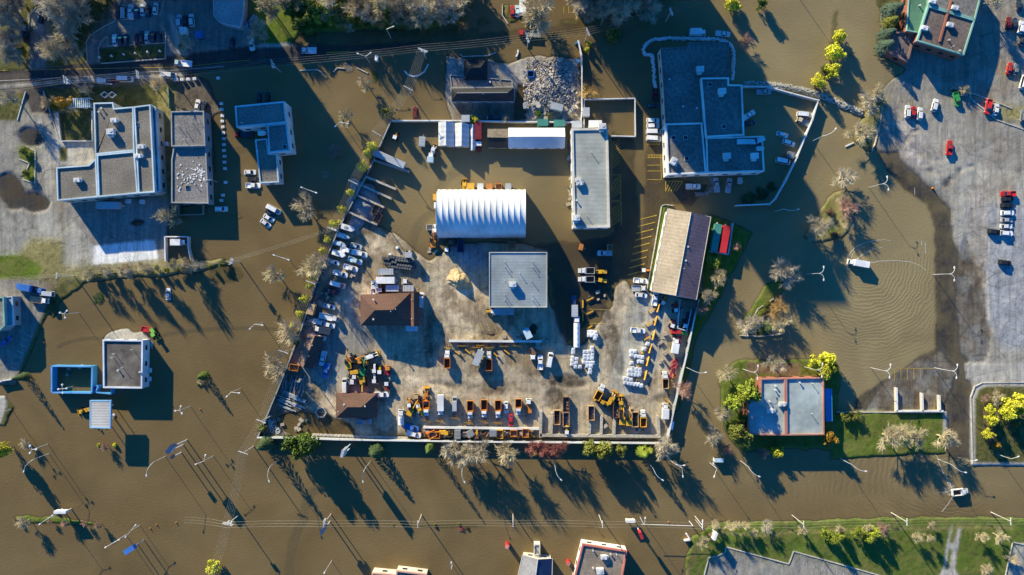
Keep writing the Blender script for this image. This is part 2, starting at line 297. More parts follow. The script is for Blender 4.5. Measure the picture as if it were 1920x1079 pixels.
for e in ((1757, 300, 5, 2, 0), (1800, 318, 6, 3, 0), (1798, 325, 5, 2, 20), (1820, 314, 7, 3, 0), (1784, 337, 7, 4, 30), (1716, 246, 8, 3, 0), (1700, 262, 12, 3, -60), (1735, 308, 9, 2, 0), (1775, 345, 5, 9, 10), (1745, 322, 8, 3, 15), (1720, 285, 14, 3, 40)): gp('wet', .02, ell(*e), True)
# south lawns
gp('lawn', .5, [(1282, F_), (1284, 1050), (1298, 1005), (1340, 980), (1500, 976), (1640, 970), (F_, 968), (F_, F_)], True); gp('dlot', .45, [(1318, F_), (1320, 1079), (1330, 1045), (1345, 1042), (1358, 1036), (1361, 1025), (1478, 1057), (1487, 1033), (1660, 1081), (2200, 1240), (2200, F_)])
gp('lot', .45, [(1882, F_), (1884, 1079), (1898, 1017), (F_, 1040), (F_, F_)]); gp('conc', .52, [(1781, 985), (1786, 985), (1778, 1018), (1786, 1018), (1795, 988), (1801, 988), (1789, 1065), (1800, 1085), (1756, 1085), (1768, 1062), (1772, 1030)]); gp('lawn', .5, [(1778, 1030), (1784, 1030), (1778, 1066), (1771, 1068)])
gp('rough', .5, [(1345, 996), (1450, 1000), (1500, 992), (1900, 985), (1900, 990), (1500, 998), (1440, 1006), (1350, 1002)], True); gp('mulch', .5, [(1307, 1015), (1312, 1015), (1290, 1079), (1286, 1079)])
# store lawns and islands
gp('lawn', .4, [(1350, 705), (1375, 676), (1560, 672), (1577, 700), (1573, 740), (1565, 790), (1605, 776), (1600, 842), (1470, 842), (1395, 848), (1372, 830), (1350, 785)], True); gp('mulch', .42, [(1395, 680), (1500, 682), (1500, 706), (1400, 700)], True); gp('mulch', .42, [(1384, 740), (1402, 745), (1402, 815), (1384, 800)], True)
gp('lawn', .4, [(1384, 630), (1392, 602), (1432, 536), (1462, 522), (1474, 540), (1442, 572), (1432, 600), (1475, 622)], True)
gp('rough', .4, [(1505, 445), (1530, 410), (1550, 370), (1585, 352), (1600, 380), (1604, 410), (1582, 448), (1530, 458)], True); gp('grass', .4, [(1546, 385), (1552, 378), (1560, 420), (1570, 440), (1550, 430)], True)
gp('grass', -.10, [(1556, 75), (1562, 20), (1572, 15), (1574, 45), (1566, 85), (1556, 88)], True); gp('dgrass', .3, [(942, 10), (955, 8), (962, 34), (972, 46), (955, 47), (944, 30)], True)
gp('grass', .25, [(27, 967), (60, 966), (120, 970), (185, 979), (196, 986), (150, 986), (60, 984), (28, 979)], True)
gp('conc', .22, [(190, 655), (192, 632), (205, 622), (240, 616), (275, 626), (290, 645), (288, 662), (268, 640), (268, 655)], True); gp('dgrass', -.07, ell(840, 987, 70, 5)); gp('grass', -.04, ell(1107, 988, 10, 4)); gp('dgrass', -.06, ell(1070, 40, 22, 5))
gp('conc', -.06, ell(652, 128, 14, 12)); gp('grass', -.05, ell(703, 145, 7, 14)); gp('lawn', -.12, ell(905, 42, 12, 12)); gp('dgrass', -.15, ell(425, 515, 35, 18), True); gp('conc', .1, ell(650, 117, 8, 3))
gp('dgrass', -.2, [(545, 85), (560, 60), (900, 50), (900, 72), (700, 82)], True); gp('dirt', .1, [(484, 825), (1260, 832), (1260, 850), (484, 846)]) if False else None
def blur(a, n):
    for ax_ in (0, 1):
        k = np.zeros_like(a)
        for d in range(-n, n+1): k += np.roll(a, d, ax_)
        a = k/(2*n+1)
    return a
ELV = blur(blur(elev, 1), 1)+(fbm(26, 71, 5)-.5)*.34*np.where(np.abs(elev) < .3, .55, 1)+(fbm(5, 171, 3)-.5)*.07
mask_grass = np.array([CL[c][1] for c in CI])[cls]; ELV += (mask_grass > .5)*(fbm(3, 301, 2)-.5)*.12
alb = np.array([CL[c][0] for c in CI])[cls]; pat = np.array([CL[c][2] for c in CI])[cls]
soft = blur(np.isin(cls, [CI.index(c) for c in ('wet', 'rub', 'sand', 'gravel', 'yard', 'dirt', 'dlot', 'lot', 'rough', 'mulch')]).astype(float), 2)[..., None]**2
sharp = np.stack([blur(alb[..., k], 1) for k in range(3)], -1); wide = np.stack([blur(blur(alb[..., k], 4), 3) for k in range(3)], -1); alb = sharp*(1-soft)+wide*soft
def sst(a, lo, hi): t = np.clip((a-lo)/(hi-lo), 0, 1); return t*t*(3-2*t)
isy = np.isin(cls, [CI.index(c) for c in ('yard', 'sand', 'gravel')]) & (GX > 480) & (GX < 1320) & (GY > 400); isl = np.isin(cls, [CI.index(c) for c in ('lot', 'dlot', 'rub')]) & (GX > 1600) & (GY < 900)
n1, n2, n3 = fbm(70, 411, 6), fbm(24, 421, 5), fbm(9, 431, 4)
near_w = np.clip((.34-ELV)/.3, 0, 1)                        # silt left by the retreating flood
mud_ = (isy*np.clip(sst(n1*.55+n2*.45, .50, .62)*.75+near_w*.8*sst(n3, .3, .6), 0, .9)+isl*np.clip(sst(n1*.8+n2*.2, .50, .66)*.4+near_w*.7*sst(n2, .35, .6), 0, .9))[..., None]
alb = alb*(1-mud_)+np.array([.17, .125, .075])*mud_; pale = ((isy*1.+isl*.5)*sst(n2*.7+n3*.3, .56, .7)*.3)[..., None]; alb = alb*(1+pale)
def track(pts, hw, f):
    global alb
    m = blur(pmask(strip(pts, hw), True).astype(float), 1)[..., None]*(isy+isl > 0)[..., None]*(.4+.6*sst(n3, .35, .6))[..., None]; alb = alb*(1+(f-1)*m)
for P_, hw_, f_ in (([(1760, 235), (1765, 265), (1755, 290), (1745, 320)], 2, 1.35), ([(1775, 215), (1790, 250), (1805, 290), (1800, 320)], 1.2, 1.25), ([(1700, 235), (1720, 270), (1760, 300), (1800, 312), (1920, 318)], 1, .8), ([(1780, 322), (1860, 322), (1930, 330)], 3, 1.15), ([(1700, 250), (1690, 280), (1720, 300), (1750, 320)], 3, 1.3), ([(1700, 225), (1715, 262), (1740, 290), (1770, 315)], 1, .55), ([(1712, 215), (1735, 262), (1760, 300)], 1, .6), ([(1860, 500), (1890, 470), (1930, 455)], 1, 1.2), ([(1850, 600), (1880, 560), (1930, 550)], 1, .8), ([(1860, 640), (1890, 610), (1930, 600)], 1.2, .78), ([(1850, 560), (1885, 530), (1930, 525)], 1, .8),
    ([(720, 705), (800, 715), (860, 738), (940, 746), (1000, 742)], 2.5, 1.25), ([(860, 715), (920, 728), (1000, 732), (1080, 705), (1120, 670), (1150, 600), (1165, 550)], 4, .62), ([(840, 735), (900, 722), (1000, 715), (1060, 735)], 2, .7), ([(1108, 700), (1130, 640), (1150, 580)], 1.2, 1.3), ([(700, 480), (690, 540), (640, 600), (700, 660), (740, 690)], 2, .75), ([(660, 545), (700, 480), (720, 450)], 1.5, .75), ([(815, 600), (818, 640), (822, 690)], 6, .7), ([(640, 620), (670, 680), (640, 740), (600, 760)], 3, 1.15), ([(1170, 745), (1220, 700), (1240, 600)], 2, 1.12)): track(P_, hw_, f_)
GXW = (GX-960)*S; GYW = (539.5-GY)*S
def gz(px, py):
    i = min(max(int(np.searchsorted(xs, px)), 0), NX-1); j = min(max(int(np.searchsorted(ys, py)), 0), NY-1); return float(ELV[j, i])
def attr(me, name, arr, kind='FLOAT_COLOR'):
    a = me.attributes.new(name, kind, 'POINT')
    a.data.foreach_set('color' if kind == 'FLOAT_COLOR' else 'value', np.ascontiguousarray(arr, dtype=np.float32).ravel())
def gridmesh(name, Z, keep, attrs, m):
    ids = np.arange(NX*NY).reshape(NY, NX); q = np.stack([ids[1:, :-1], ids[1:, 1:], ids[:-1, 1:], ids[:-1, :-1]], -1)[keep]
    if not len(q): return None
    u, inv = np.unique(q.ravel(), return_inverse=True); me = bpy.data.meshes.new(name)
    co = np.stack([GXW.ravel()[u], GYW.ravel()[u], Z.ravel()[u]], -1).astype(np.float32)
    me.vertices.add(len(u)); me.vertices.foreach_set('co', co.ravel()); me.loops.add(len(inv)); me.loops.foreach_set('vertex_index', inv.astype(np.int32).ravel())
    n = len(q); me.polygons.add(n); me.polygons.foreach_set('loop_start', np.arange(n, dtype=np.int32)*4); me.polygons.foreach_set('loop_total', np.full(n, 4, np.int32))
    me.polygons.foreach_set('use_smooth', np.ones(n, bool)); me.update(); me.validate()
    for k, arr in attrs.items():
        arr = arr.reshape(NX*NY, -1)[u]; attr(me, k, np.concatenate([arr, np.ones((len(u), 1))], 1))
    me.materials.append(m); o = bpy.data.objects.new(name, me); col.objects.link(o); o['kind'] = 'structure'; return o
def ground_material():
    m, n, p = newmat('ground_surface'); N = n.nodes; L = n.links
    A = N.new("ShaderNodeAttribute"); A.attribute_name = 'alb'; K = N.new("ShaderNodeAttribute"); K.attribute_name = 'kinds'
    sp = N.new("ShaderNodeSeparateColor"); L.new(K.outputs['Color'], sp.inputs[0]); geo = N.new("ShaderNodeNewGeometry")
    def noise(s, d=6, r=.65, dist=0):
        x = N.new("ShaderNodeTexNoise"); x.inputs['Scale'].default_value = s; x.inputs['Detail'].default_value = d; x.inputs['Roughness'].default_value = r; x.inputs['Distortion'].default_value = dist; L.new(geo.outputs['Position'], x.inputs['Vector']); return x.outputs[0]
    def rng(src, a, b, c, d):
        x = N.new("ShaderNodeMapRange"); x.inputs[1].default_value = a; x.inputs[2].default_value = b; x.inputs[3].default_value = c; x.inputs[4].default_value = d; L.new(src, x.inputs[0]); return x.outputs[0]
    def op(o, a, b):
        x = N.new("ShaderNodeMath"); x.operation = o
        for i, v in enumerate((a, b)):
            if isinstance(v, (int, float)): x.inputs[i].default_value = v
            else: L.new(v, x.inputs[i])
        return x.outputs[0]
    def lerp(f, a, b):     # 1 + f*(a-1)
        return op('ADD', 1.0, op('MULTIPLY', f, op('SUBTRACT', a, 1.0)))
    big = rng(noise(.045, 7, .6, 1.0), .3, .7, .72, 1.25); mid = rng(noise(.35, 6, .7), .3, .7, .75, 1.25); fine = rng(noise(3.0, 3, .7), .3, .7, .72, 1.28)
    stain = rng(noise(.16, 8, .72, 2.5), .52, .62, 1.0, .62)
    # tyre-worn streaks along the lots
    wv = N.new("ShaderNodeTexNoise"); mp = N.new("ShaderNodeMapping"); mp.inputs['Scale'].default_value = (.5, .045, 1); mp.inputs['Rotation'].default_value = (0, 0, .45)
    L.new(geo.outputs['Position'], mp.inputs[0]); L.new(mp.outputs[0], wv.inputs['Vector']); wv.inputs['Scale'].default_value = 1.6; wv.inputs['Detail'].default_value = 5; wv.inputs['Distortion'].default_value = .6
    streak = rng(wv.outputs[0], .35, .65, .82, 1.18)
    vo = N.new("ShaderNodeTexVoronoi"); vo.feature = 'DISTANCE_TO_EDGE'; vo.inputs['Scale'].default_value = .11; L.new(geo.outputs['Position'], vo.inputs['Vector']); crack = rng(vo.outputs[0], .0, .012, .6, 1.0)
    f = op('MULTIPLY', op('MULTIPLY', lerp(sp.outputs[1], big, 1), lerp(sp.outputs[1], mid, 1)), op('MULTIPLY', fine, lerp(sp.outputs[1], stain, 1)))
    hard = op('SUBTRACT', 1.0, sp.outputs[0]); f = op('MULTIPLY', f, op('MULTIPLY', lerp(hard, streak, 1), lerp(hard, crack, 1)))
    wetf = rng(sp.outputs[2], 0, 1, 1.0, .42); f = op('MULTIPLY', f, wetf)
    v = N.new("ShaderNodeVectorMath"); v.operation = 'SCALE'; L.new(A.outputs['Color'], v.inputs[0]); L.new(f, v.inputs['Scale'])
    # grass: patches of straw and fresh green
    gm = N.new("ShaderNodeMix"); gm.data_type = 'RGBA'; gm.inputs[7].default_value = (.17, .145, .05, 1); L.new(v.outputs[0], gm.inputs[6])
    L.new(op('MULTIPLY', op('MULTIPLY', sp.outputs[0], sp.outputs[1]), rng(noise(.22, 7, .7, .8), .46, .64, 0, .8)), gm.inputs[0])
    L.new(gm.outputs[2], p.inputs['Base Color']); L.new(rng(sp.outputs[2], 0, 1, .92, .4), p.inputs['Roughness']); p.inputs['Specular IOR Level'].default_value = .25
    b = N.new("ShaderNodeBump"); b.inputs['Distance'].default_value = .12; L.new(op('ADD', .08, op('MULTIPLY', op('ADD', sp.outputs[0], sp.outputs[1]), .5)), b.inputs['Strength']); L.new(noise(1.6, 6, .75), b.inputs['Height']); L.new(b.outputs[0], p.inputs['Normal'])
    return m
def water_material():
    m, n, p = newmat('flood_water'); N = n.nodes; L = n.links
    A = N.new("ShaderNodeAttribute"); A.attribute_name = 'wat'; sp = N.new("ShaderNodeSeparateColor"); L.new(A.outputs['Color'], sp.inputs[0]); geo = N.new("ShaderNodeNewGeometry")
    Q = N.new("ShaderNodeAttribute"); Q.attribute_name = 'wav'; sq = N.new("ShaderNodeSeparateColor"); L.new(Q.outputs['Color'], sq.inputs[0])
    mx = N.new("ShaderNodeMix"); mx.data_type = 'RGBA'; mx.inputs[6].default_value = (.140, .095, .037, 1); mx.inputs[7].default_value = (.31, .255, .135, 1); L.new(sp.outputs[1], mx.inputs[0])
    no = N.new("ShaderNodeTexNoise"); no.inputs['Scale'].default_value = .03; no.inputs['Detail'].default_value = 6; no.inputs['Distortion'].default_value = 1.5; L.new(geo.outputs['Position'], no.inputs['Vector'])
    mr = N.new("ShaderNodeMapRange"); mr.inputs[1].default_value = .3; mr.inputs[2].default_value = .7; mr.inputs[3].default_value = .86; mr.inputs[4].default_value = 1.12; L.new(no.outputs[0], mr.inputs[0])
    v = N.new("ShaderNodeVectorMath"); v.operation = 'SCALE'; L.new(mx.outputs[2], v.inputs[0]); L.new(mr.outputs[0], v.inputs['Scale']); L.new(v.outputs[0], p.inputs['Base Color'])
    p.inputs['Roughness'].default_value = .22; p.inputs['IOR'].default_value = 1.33; L.new(sp.outputs[0], p.inputs['Alpha'])
    def math_(o, a, b=None):
        x = N.new("ShaderNodeMath"); x.operation = o
        for i, q in enumerate((a, b)):
            if q is None: continue
            if isinstance(q, (int, float)): x.inputs[i].default_value = q
            else: L.new(q, x.inputs[i])
        return x.outputs[0]
    def ring(cx, cy, wl, ch, dist=.12, sx=1.0):
        s = N.new("ShaderNodeVectorMath"); s.operation = 'SUBTRACT'; x, y = W(cx, cy); s.inputs[1].default_value = (x, y, 0); L.new(geo.outputs['Position'], s.inputs[0])
        s2 = N.new("ShaderNodeVectorMath"); s2.operation = 'MULTIPLY'; s2.inputs[1].default_value = (sx, 1, 1); L.new(s.outputs[0], s2.inputs[0])
        d = N.new("ShaderNodeVectorMath"); d.operation = 'LENGTH'; L.new(s2.outputs[0], d.inputs[0])
        w1 = N.new("ShaderNodeTexNoise"); w1.inputs['Scale'].default_value = dist; w1.inputs['Detail'].default_value = 3; L.new(geo.outputs['Position'], w1.inputs['Vector'])
        return math_('MULTIPLY', math_('SINE', math_('MULTIPLY', math_('ADD', d.outputs['Value'], math_('MULTIPLY', w1.outputs[0], 6.0)), 2*math.pi/wl)), ch)
    r1 = ring(1622, 498, 1.35, sq.outputs[0]); r2 = ring(1795, 900, 1.5, sq.outputs[1], .1, .62)
    mp = N.new("ShaderNodeMapping"); mp.inputs['Scale'].default_value = (1, 2.4, 1); mp.inputs['Rotation'].default_value = (0, 0, .5); L.new(geo.outputs['Position'], mp.inputs[0])
    n1 = N.new("ShaderNodeTexNoise"); n1.inputs['Scale'].default_value = .75; n1.inputs['Detail'].default_value = 4; L.new(mp.outputs[0], n1.inputs['Vector'])
    hgt = math_('ADD', math_('ADD', math_('MULTIPLY', n1.outputs[0], .07), math_('MULTIPLY', r1, .02)), math_('MULTIPLY', r2, .02))
    n3 = N.new("ShaderNodeTexNoise"); n3.inputs['Scale'].default_value = 1.6; n3.inputs['Detail'].default_value = 2; L.new(mp.outputs[0], n3.inputs['Vector'])
    hgt = math_('ADD', hgt, math_('MULTIPLY', math_('MULTIPLY', n3.outputs[0], .22), sq.outputs[2]))
    b = N.new("ShaderNodeBump"); b.inputs['Strength'].default_value = 1; b.inputs['Distance'].default_value = 1; L.new(hgt, b.inputs['Height']); L.new(b.outputs[0], p.inputs['Normal'])
    return m
gm_ = ground_material(); wm_ = water_material()
wetn = np.clip((.16-ELV)/.14, 0, 1)*(1-.55*mask_grass)
kinds = np.stack([mask_grass, pat, wetn], -1)
fc = cls[:-1, :-1]; names = {}
for i, c in enumerate(CI): names.setdefault(CL[c][3], []).append(i)
for nm, idx in names.items(): gridmesh(nm, ELV, np.isin(fc, idx), dict(alb=alb, kinds=kinds), gm_)
depth = np.clip(-ELV, 0, 3); alpha = np.clip(1-np.exp(-depth*5.0), 0, 1); alpha = np.where(ELV > .02, 0, alpha*.985)
def blob(cx, cy, a, b, rot=0):
    c, s = math.cos(R(rot)), math.sin(R(rot)); u = ((GX-cx)*c+(GY-cy)*s)/a; v = (-(GX-cx)*s+(GY-cy)*c)/b; return np.exp(-(u*u+v*v))
tone = .12+.6*np.clip((GX-1250)/350, 0, 1)*np.clip((1020-GY)/260, .25, 1)+.55*blob(900, 330, 230, 110)+.28*blob(1420, 110, 120, 120)+.35*blob(1350, 680, 140, 160)+.12*blob(1100, 960, 300, 60)+.1*blob(600, 150, 120, 90)  # right side and yard brighter: view-dependent light put into the water colour
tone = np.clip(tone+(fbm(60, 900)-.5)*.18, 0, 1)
d1 = np.hypot(GX-1622, GY-498); a1 = np.clip((d1-22)/30, 0, 1)*np.clip((235-d1)/120, 0, 1)*np.clip((GX-1500)/40, 0, 1)*(.25+.75*np.clip((GY-445)/45, 0, 1))*np.clip((1765-GX)/20, 0, 1)
d2 = np.hypot((GX-1795)*.62, GY-900); a2 = np.clip((d2-10)/30, 0, 1)*np.clip((270-d2)/150, 0, 1)*np.clip((GY-835)/25, 0, 1)*np.clip((975-GY)/8, 0, 1)*np.clip((1860-GX)/60, 0, 1)
a3 = .5*blob(1420, 910, 60, 40)+.6*blob(1255, 1010, 35, 50)+.5*blob(1770, 925, 30, 18)+.3*blob(1560, 720, 90, 50)
wk = np.zeros((NY-1, NX-1), bool); lo = np.minimum(np.minimum(ELV[1:, 1:], ELV[:-1, :-1]), np.minimum(ELV[1:, :-1], ELV[:-1, 1:])); wk = lo < .03
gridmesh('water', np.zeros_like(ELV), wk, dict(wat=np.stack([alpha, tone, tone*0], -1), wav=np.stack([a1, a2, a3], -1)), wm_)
# ---------------------------------------------------------------- kerbs, painted lines
def wpath(pts, h=0.0): return [W(x, y, h) for x, y in pts]
def ribbon(mb, pts, wd, z0, z1, closed=False):
    p = list(pts)+([pts[0]] if closed else [])
    for (ax, ay), (bx, by) in zip(p, p[1:]):
        d = math.hypot(bx-ax, by-ay)
        if d < 1e-4: continue
        mb.box((ax+bx)/2, (ay+by)/2, z0, d+wd*.35, wd, z1-z0, math.degrees(math.atan2(by-ay, bx-ax)))
def kerb(pts, wd=.3, z=.5, zb=.1):
    mb = MB(); ribbon(mb, wpath(pts), wd, zb, z+.12); o = obj('kerb', mb, conc()); o['kind'] = 'structure'
for a, b in (([(55, 60), (57, 30), (70, 15), (88, 12)], .5), ([(228, -5), (218, 40), (198, 50), (170, 68), (163, 80), (165, 118)], .45), ([(202, 70), (203, 88), (311, 81)], .45), ([(187, 118), (186, 92), (192, 78), (201, 70)], .5), ([(190, 120), (311, 111), (312, 60), (308, 54)], .5),
    ([(308, 0), (303, 25), (300, 30)], .45), ([(320, 30), (337, 70), (337, 100), (345, 105)], .45), ([(863, 102), (867, 107), (915, 105), (930, 99)], .25), ([(942, 10), (942, 30), (952, 45)], .4), ([(45, 337), (67, 345), (68, 284), (50, 275)], .55), ([(38, 299), (57, 307), (51, 322)], .55),
    ([(1241, 386), (1247, 384), (1262, 386)], .5), ([(1240, 388), (1226, 470), (1212, 546)], .5), ([(1212, 546), (1222, 556), (1232, 568)], .5), ([(1822, 870), (1819, 745), (1826, 725), (1840, 718), (1930, 717)], .55), ([(1568, 773), (1770, 773)], .5),
    ([(1318, 1085), (1328, 1045), (1343, 1042), (1358, 1036), (1361, 1025), (1478, 1057), (1487, 1033), (1690, 1090)], .6), ([(1882, 1085), (1897, 1016), (1925, 1022)], .6), ([(1782, 168), (1785, 165), (1811, 173), (1811, 181), (1795, 178), (1783, 175)], .5), ([(1820, 187), (1816, 180), (1822, 176), (1895, 204)], .5), ([(1820, 187), (1868, 226), (1925, 246)], .5),
    ([(1634, 285), (1640, 270), (1650, 230), (1653, 200)], .5), ([(1387, 629), (1425, 631), (1470, 626)], .4), ([(1400, 620), (1420, 580), (1450, 560)], .45), ([(83, 172), (112, 262), (124, 275)], .5), ([(562, 133), (595, 131), (603, 136), (612, 146)], .15), ([(626, 135), (632, 128), (646, 129)], .2), ([(670, 128), (690, 138)], .2)): kerb(a, .32, b if b > .3 else b, -.3)
line_y = mat('yellow_paint', (.62, .42, .06), .8, 2.5, .3); line_w = mat('white_paint', (.6, .6, .58), .8, 2.5, .3)
def lines(segs, m, nm='parking_lines', wd=.13):
    mb = MB()
    for x0, y0, x1, y1 in segs:
        n = max(1, int(math.hypot(x1-x0, y1-y0)/4)); prev = None
        for k in range(n):
            a = [x0+(x1-x0)*k/n, y0+(y1-y0)*k/n]; b = [x0+(x1-x0)*(k+1)/n, y0+(y1-y0)*(k+1)/n]; za = max(gz(*a), gz(*b), .004)+.02
            ribbon(mb, wpath([a, b]), wd, za-.012, za)
    o = obj(nm, mb, m); o['kind'] = 'structure'; return o
lines([(1204+(-.9)*3*i-5, 412+13*i, 1204-2.7*i+27-.5*i, 404+13*i) for i in range(9)], line_y, wd=.24)
lines([(x, 648+(.0)*x, x, 0) for x in ()]+[(838+12.4*i, 606-(i % 2), 850+12.6*i, 637) for i in range(14)], line_y, wd=.12)
lines([(883, 643, 883, 685), (909, 643, 909, 695), (961, 670, 961, 695), (986, 640, 986, 692), (934, 670, 934, 695), (959, 752, 959, 800), (984, 770, 984, 798)], line_y)
lines([(1673+12.5*i, 0, 1673+12.5*i, 0) for i in ()]+[(1677, 694, 1677, 715), (1689, 692, 1689, 713), (1701, 691, 1701, 712), (1713, 691, 1713, 712), (1725, 691, 1725, 710), (1689, 691, 1752, 691), (1751, 750, 1751, 768)], line_y)
lines([(1674+12.6*i-(i*.2), 173+2.6*i, 1669+12.6*i, 192+2.6*i) for i in range(4)]+[(1875+12*i, 113+5*i, 1869+12*i, 150+3*i) for i in range(4)]+[(1852, 131, 1925, 150)], line_y)
lines([(1146, y, 1163, y-12) for y in range(272, 320, 5)]+[(1146, y, 1164, y-12) for y in range(342, 376, 5)]+[(1147, y, 1165, y-12) for y in range(393, 424, 5)]+[(1146, 328, 1164, 328), (1164, 328, 1164, 376), (1146, 376, 1164, 376), (1147, 379, 1165, 379), (1165, 379, 1165, 423)], line_y, wd=.12)
lines([(1214, y, 1240, y) for y in (232, 243, 255, 310, 321, 337)]+[(1213, 265, 1238, 265), (1213, 271, 1238, 271), (1214, 291, 1241, 291), (1214, 296, 1241, 296), (1239, 290, 1240, 337)]+[(x, 296, x+4, 291) for x in range(1215, 1238, 5)]+[(x, 271, x+4, 265) for x in range(1215, 1238, 5)], line_y)
lines([(1248+k, 359-k*0, 1256+k*1.2, 340) for k in (0, 5, 10, 15, 20)]+[(1248, 340, 1280, 340), (1248, 340, 1248, 360)], line_y, wd=.22)
lines([(0+12*i, 0, 0+12*i, 0) for i in ()]+[(662+4*i, 563+i*8, 676, 556+i*8) for i in range(6)]+[(674, 565, 674, 620), (674, 622, 700, 622)], line_y)
lines([(640+14*i-56, 400+0*i, 640, 400) for i in ()]+[(642-4.4*k, 435+15.6*k, 680-4*k, 450+15.6*k) for k in range(6)], line_y, wd=.1)
lines([(0, 133, 340, 126), (340, 126, 470, 113)], line_y, 'centre_line', .15); lines([(0, 152, 170, 144), (170, 144, 420, 125)], line_w, 'edge_line', .14); lines([(612, 99, 655, 97)], line_y, 'centre_line', .25)
lines([(62, 632, 48, 627), (57, 641, 43, 636), (51, 651, 38, 646), (46, 663, 33, 658), (42, 672, 29, 667), (37, 684, 24, 679), (33, 693, 22, 689)], line_w)
lines([(1455+14*i, 1040+3.9*i, 1455+14*i, 1046+3.9*i) for i in range(4, 11)], line_w); lines([(240+11*i, 4, 241+11*i, 14) for i in range(6)]+[(228, 10, 300, 4)], line_w)
lines([(1735, 455, 1735, 475), (1715, 352, 1715, 365), (1728, 452, 1728, 460)], line_w); lines([(1105, 580, 1137, 581), (1105, 607, 1137, 607), (1190, 585, 1235, 592), (1184, 611, 1230, 617)], line_y, wd=.14)
lines([(1172, 655, 1185, 662), (1180, 633, 1196, 640)], line_y); lines([(1057, 12, 1057, 25), (1066, 12, 1066, 25), (1075, 12, 1076, 25), (1678, 120, 1674, 140), (1692, 122, 1688, 142)], line_y)
# ---------------------------------------------------------------- buildings
gravel_r = mat('gravel_roof', (.205, .185, .155), .95, 2.2, .42, bump=.05); gravel_d = mat('dark_gravel_roof', (.22, .21, .2), .95, 1.6, .4, bump=.05)
membrane = mat('membrane_roof', (.36, .42, .41), .8, .35, .16); tar = mat('tar_roof', (.17, .165, .155), .9, .9, .35); grey_r = mat('pale_membrane_roof', (.35, .37, .335), .75, .5, .1, wave=('Y', 1.6, .07))
brick = mat('red_brick', (.33, .12, .08), .9, 3, .3); cream = mat('cream_wall', (.6, .56, .48), .85, 1, .12); white_w = mat('white_wall', (.75, .75, .73), .7, 1.2, .1); blue_m = mat('blue_metal', (.06, .3, .62), .45, 1.5, .12)
pblue = mat('pale_blue_metal', (.5, .62, .68), .5, 1.5, .1); grey_w = mat('grey_wall', (.33, .34, .34), .85, 1.3, .15); shin_b = mat('brown_shingles', (.135, .075, .055), .95, 2.5, .25, wave=('Y', .5, .2)); shin_k = mat('black_shingles', (.035, .035, .038), .95, 2, .3)
teal = mat('teal_trim', (.22, .42, .36), .5, 1, .1); pink_m = mat('salmon_trim', (.6, .2, .15), .5, 1.5, .15); red_m = mat('red_trim', (.46, .22, .165), .5, 1.5, .15); green_m = mat('green_metal', (.1, .22, .13), .55, 1, .12, wave=((.97, -.24), 1.0, .1)); unit_m = mat('unit_casing', (.68, .68, .66), .5, 2, .1)
dark_w = mat('dark_recess', (.03, .03, .035), .8)
def ring(mb, poly, d, z0, z1):
    if area(poly) < 0: poly = poly[::-1]
    q = inset(poly, d); n = len(poly)
    vs = [(x, y, z) for z in (z0, z1) for P in (poly, q) for x, y in P]; f = []
    for i in range(n):
        j = (i+1) % n; o0, o1, i0, i1 = i, j, n+i, n+j; t = 2*n
        f += [(o0, o1, o1+t, o0+t), (i1, i0, i0+t, i1+t), (o0+t, o1+t, i1+t, i0+t), (o1, o0, i0, i1)]
    mb.add(vs, f)
UN = {}
def unit(kind):
    if kind in UN: return UN[kind]
    mb = MB(); sub = MB()
    if kind == 'hvac': mb.box(0, 0, .25, 2.2, 1.5, 1.25).box(0, 0, 0, 2.0, 1.2, .25).box(1.35, 0, .4, .6, 1.1, .8); sub.cyl(-.4, 0, 1.5, .45, .12, 10)
    elif kind == 'big': mb.box(0, 0, .3, 2.6, 2.0, 1.8).box(-.2, -1.4, .3, 1.6, .9, 1.1); sub.cyl(.3, .2, 2.1, .6, .15, 12)
    elif kind == 'vent': mb.cyl(0, 0, 0, .22, .9, 8); sub.cyl(0, 0, .9, .36, .2, 8)
    elif kind == 'hatch': mb.box(0, 0, 0, 1.6, 1.6, .35); sub.box(0, 0, .35, 1.3, 1.3, .1)
    else: mb.cyl(0, 0, 0, .1, 1.6, 6); sub.cyl(0, 0, 1.6, .18, .15, 6)
    a, b = mb.mesh('rooftop_unit'), sub.mesh('fan'); a.materials.append(unit_m); b.materials.append(steel() if kind != 'hatch' else glass()); UN[kind] = (a, b); return UN[kind]
def add_unit(parent, kind, px, py, h, ang=0):
    a, b = unit(kind); x, y = W(px, py, h+.8); nm = {'hvac': 'air_conditioner', 'big': 'air_conditioner', 'vent': 'roof_vent', 'hatch': 'skylight', 'pipe': 'vent_pipe'}[kind]
    o = obj(nm, None, None, parent, (x-parent.location.x, y-parent.location.y, h-.1), a); o.rotation_euler = (0, 0, R(ang)); obj({'hatch': 'skylight_pane', 'pipe': 'pipe_cap', 'vent': 'vent_cap'}.get(kind, 'fan'), None, None, o, None, b)
WINM = {}
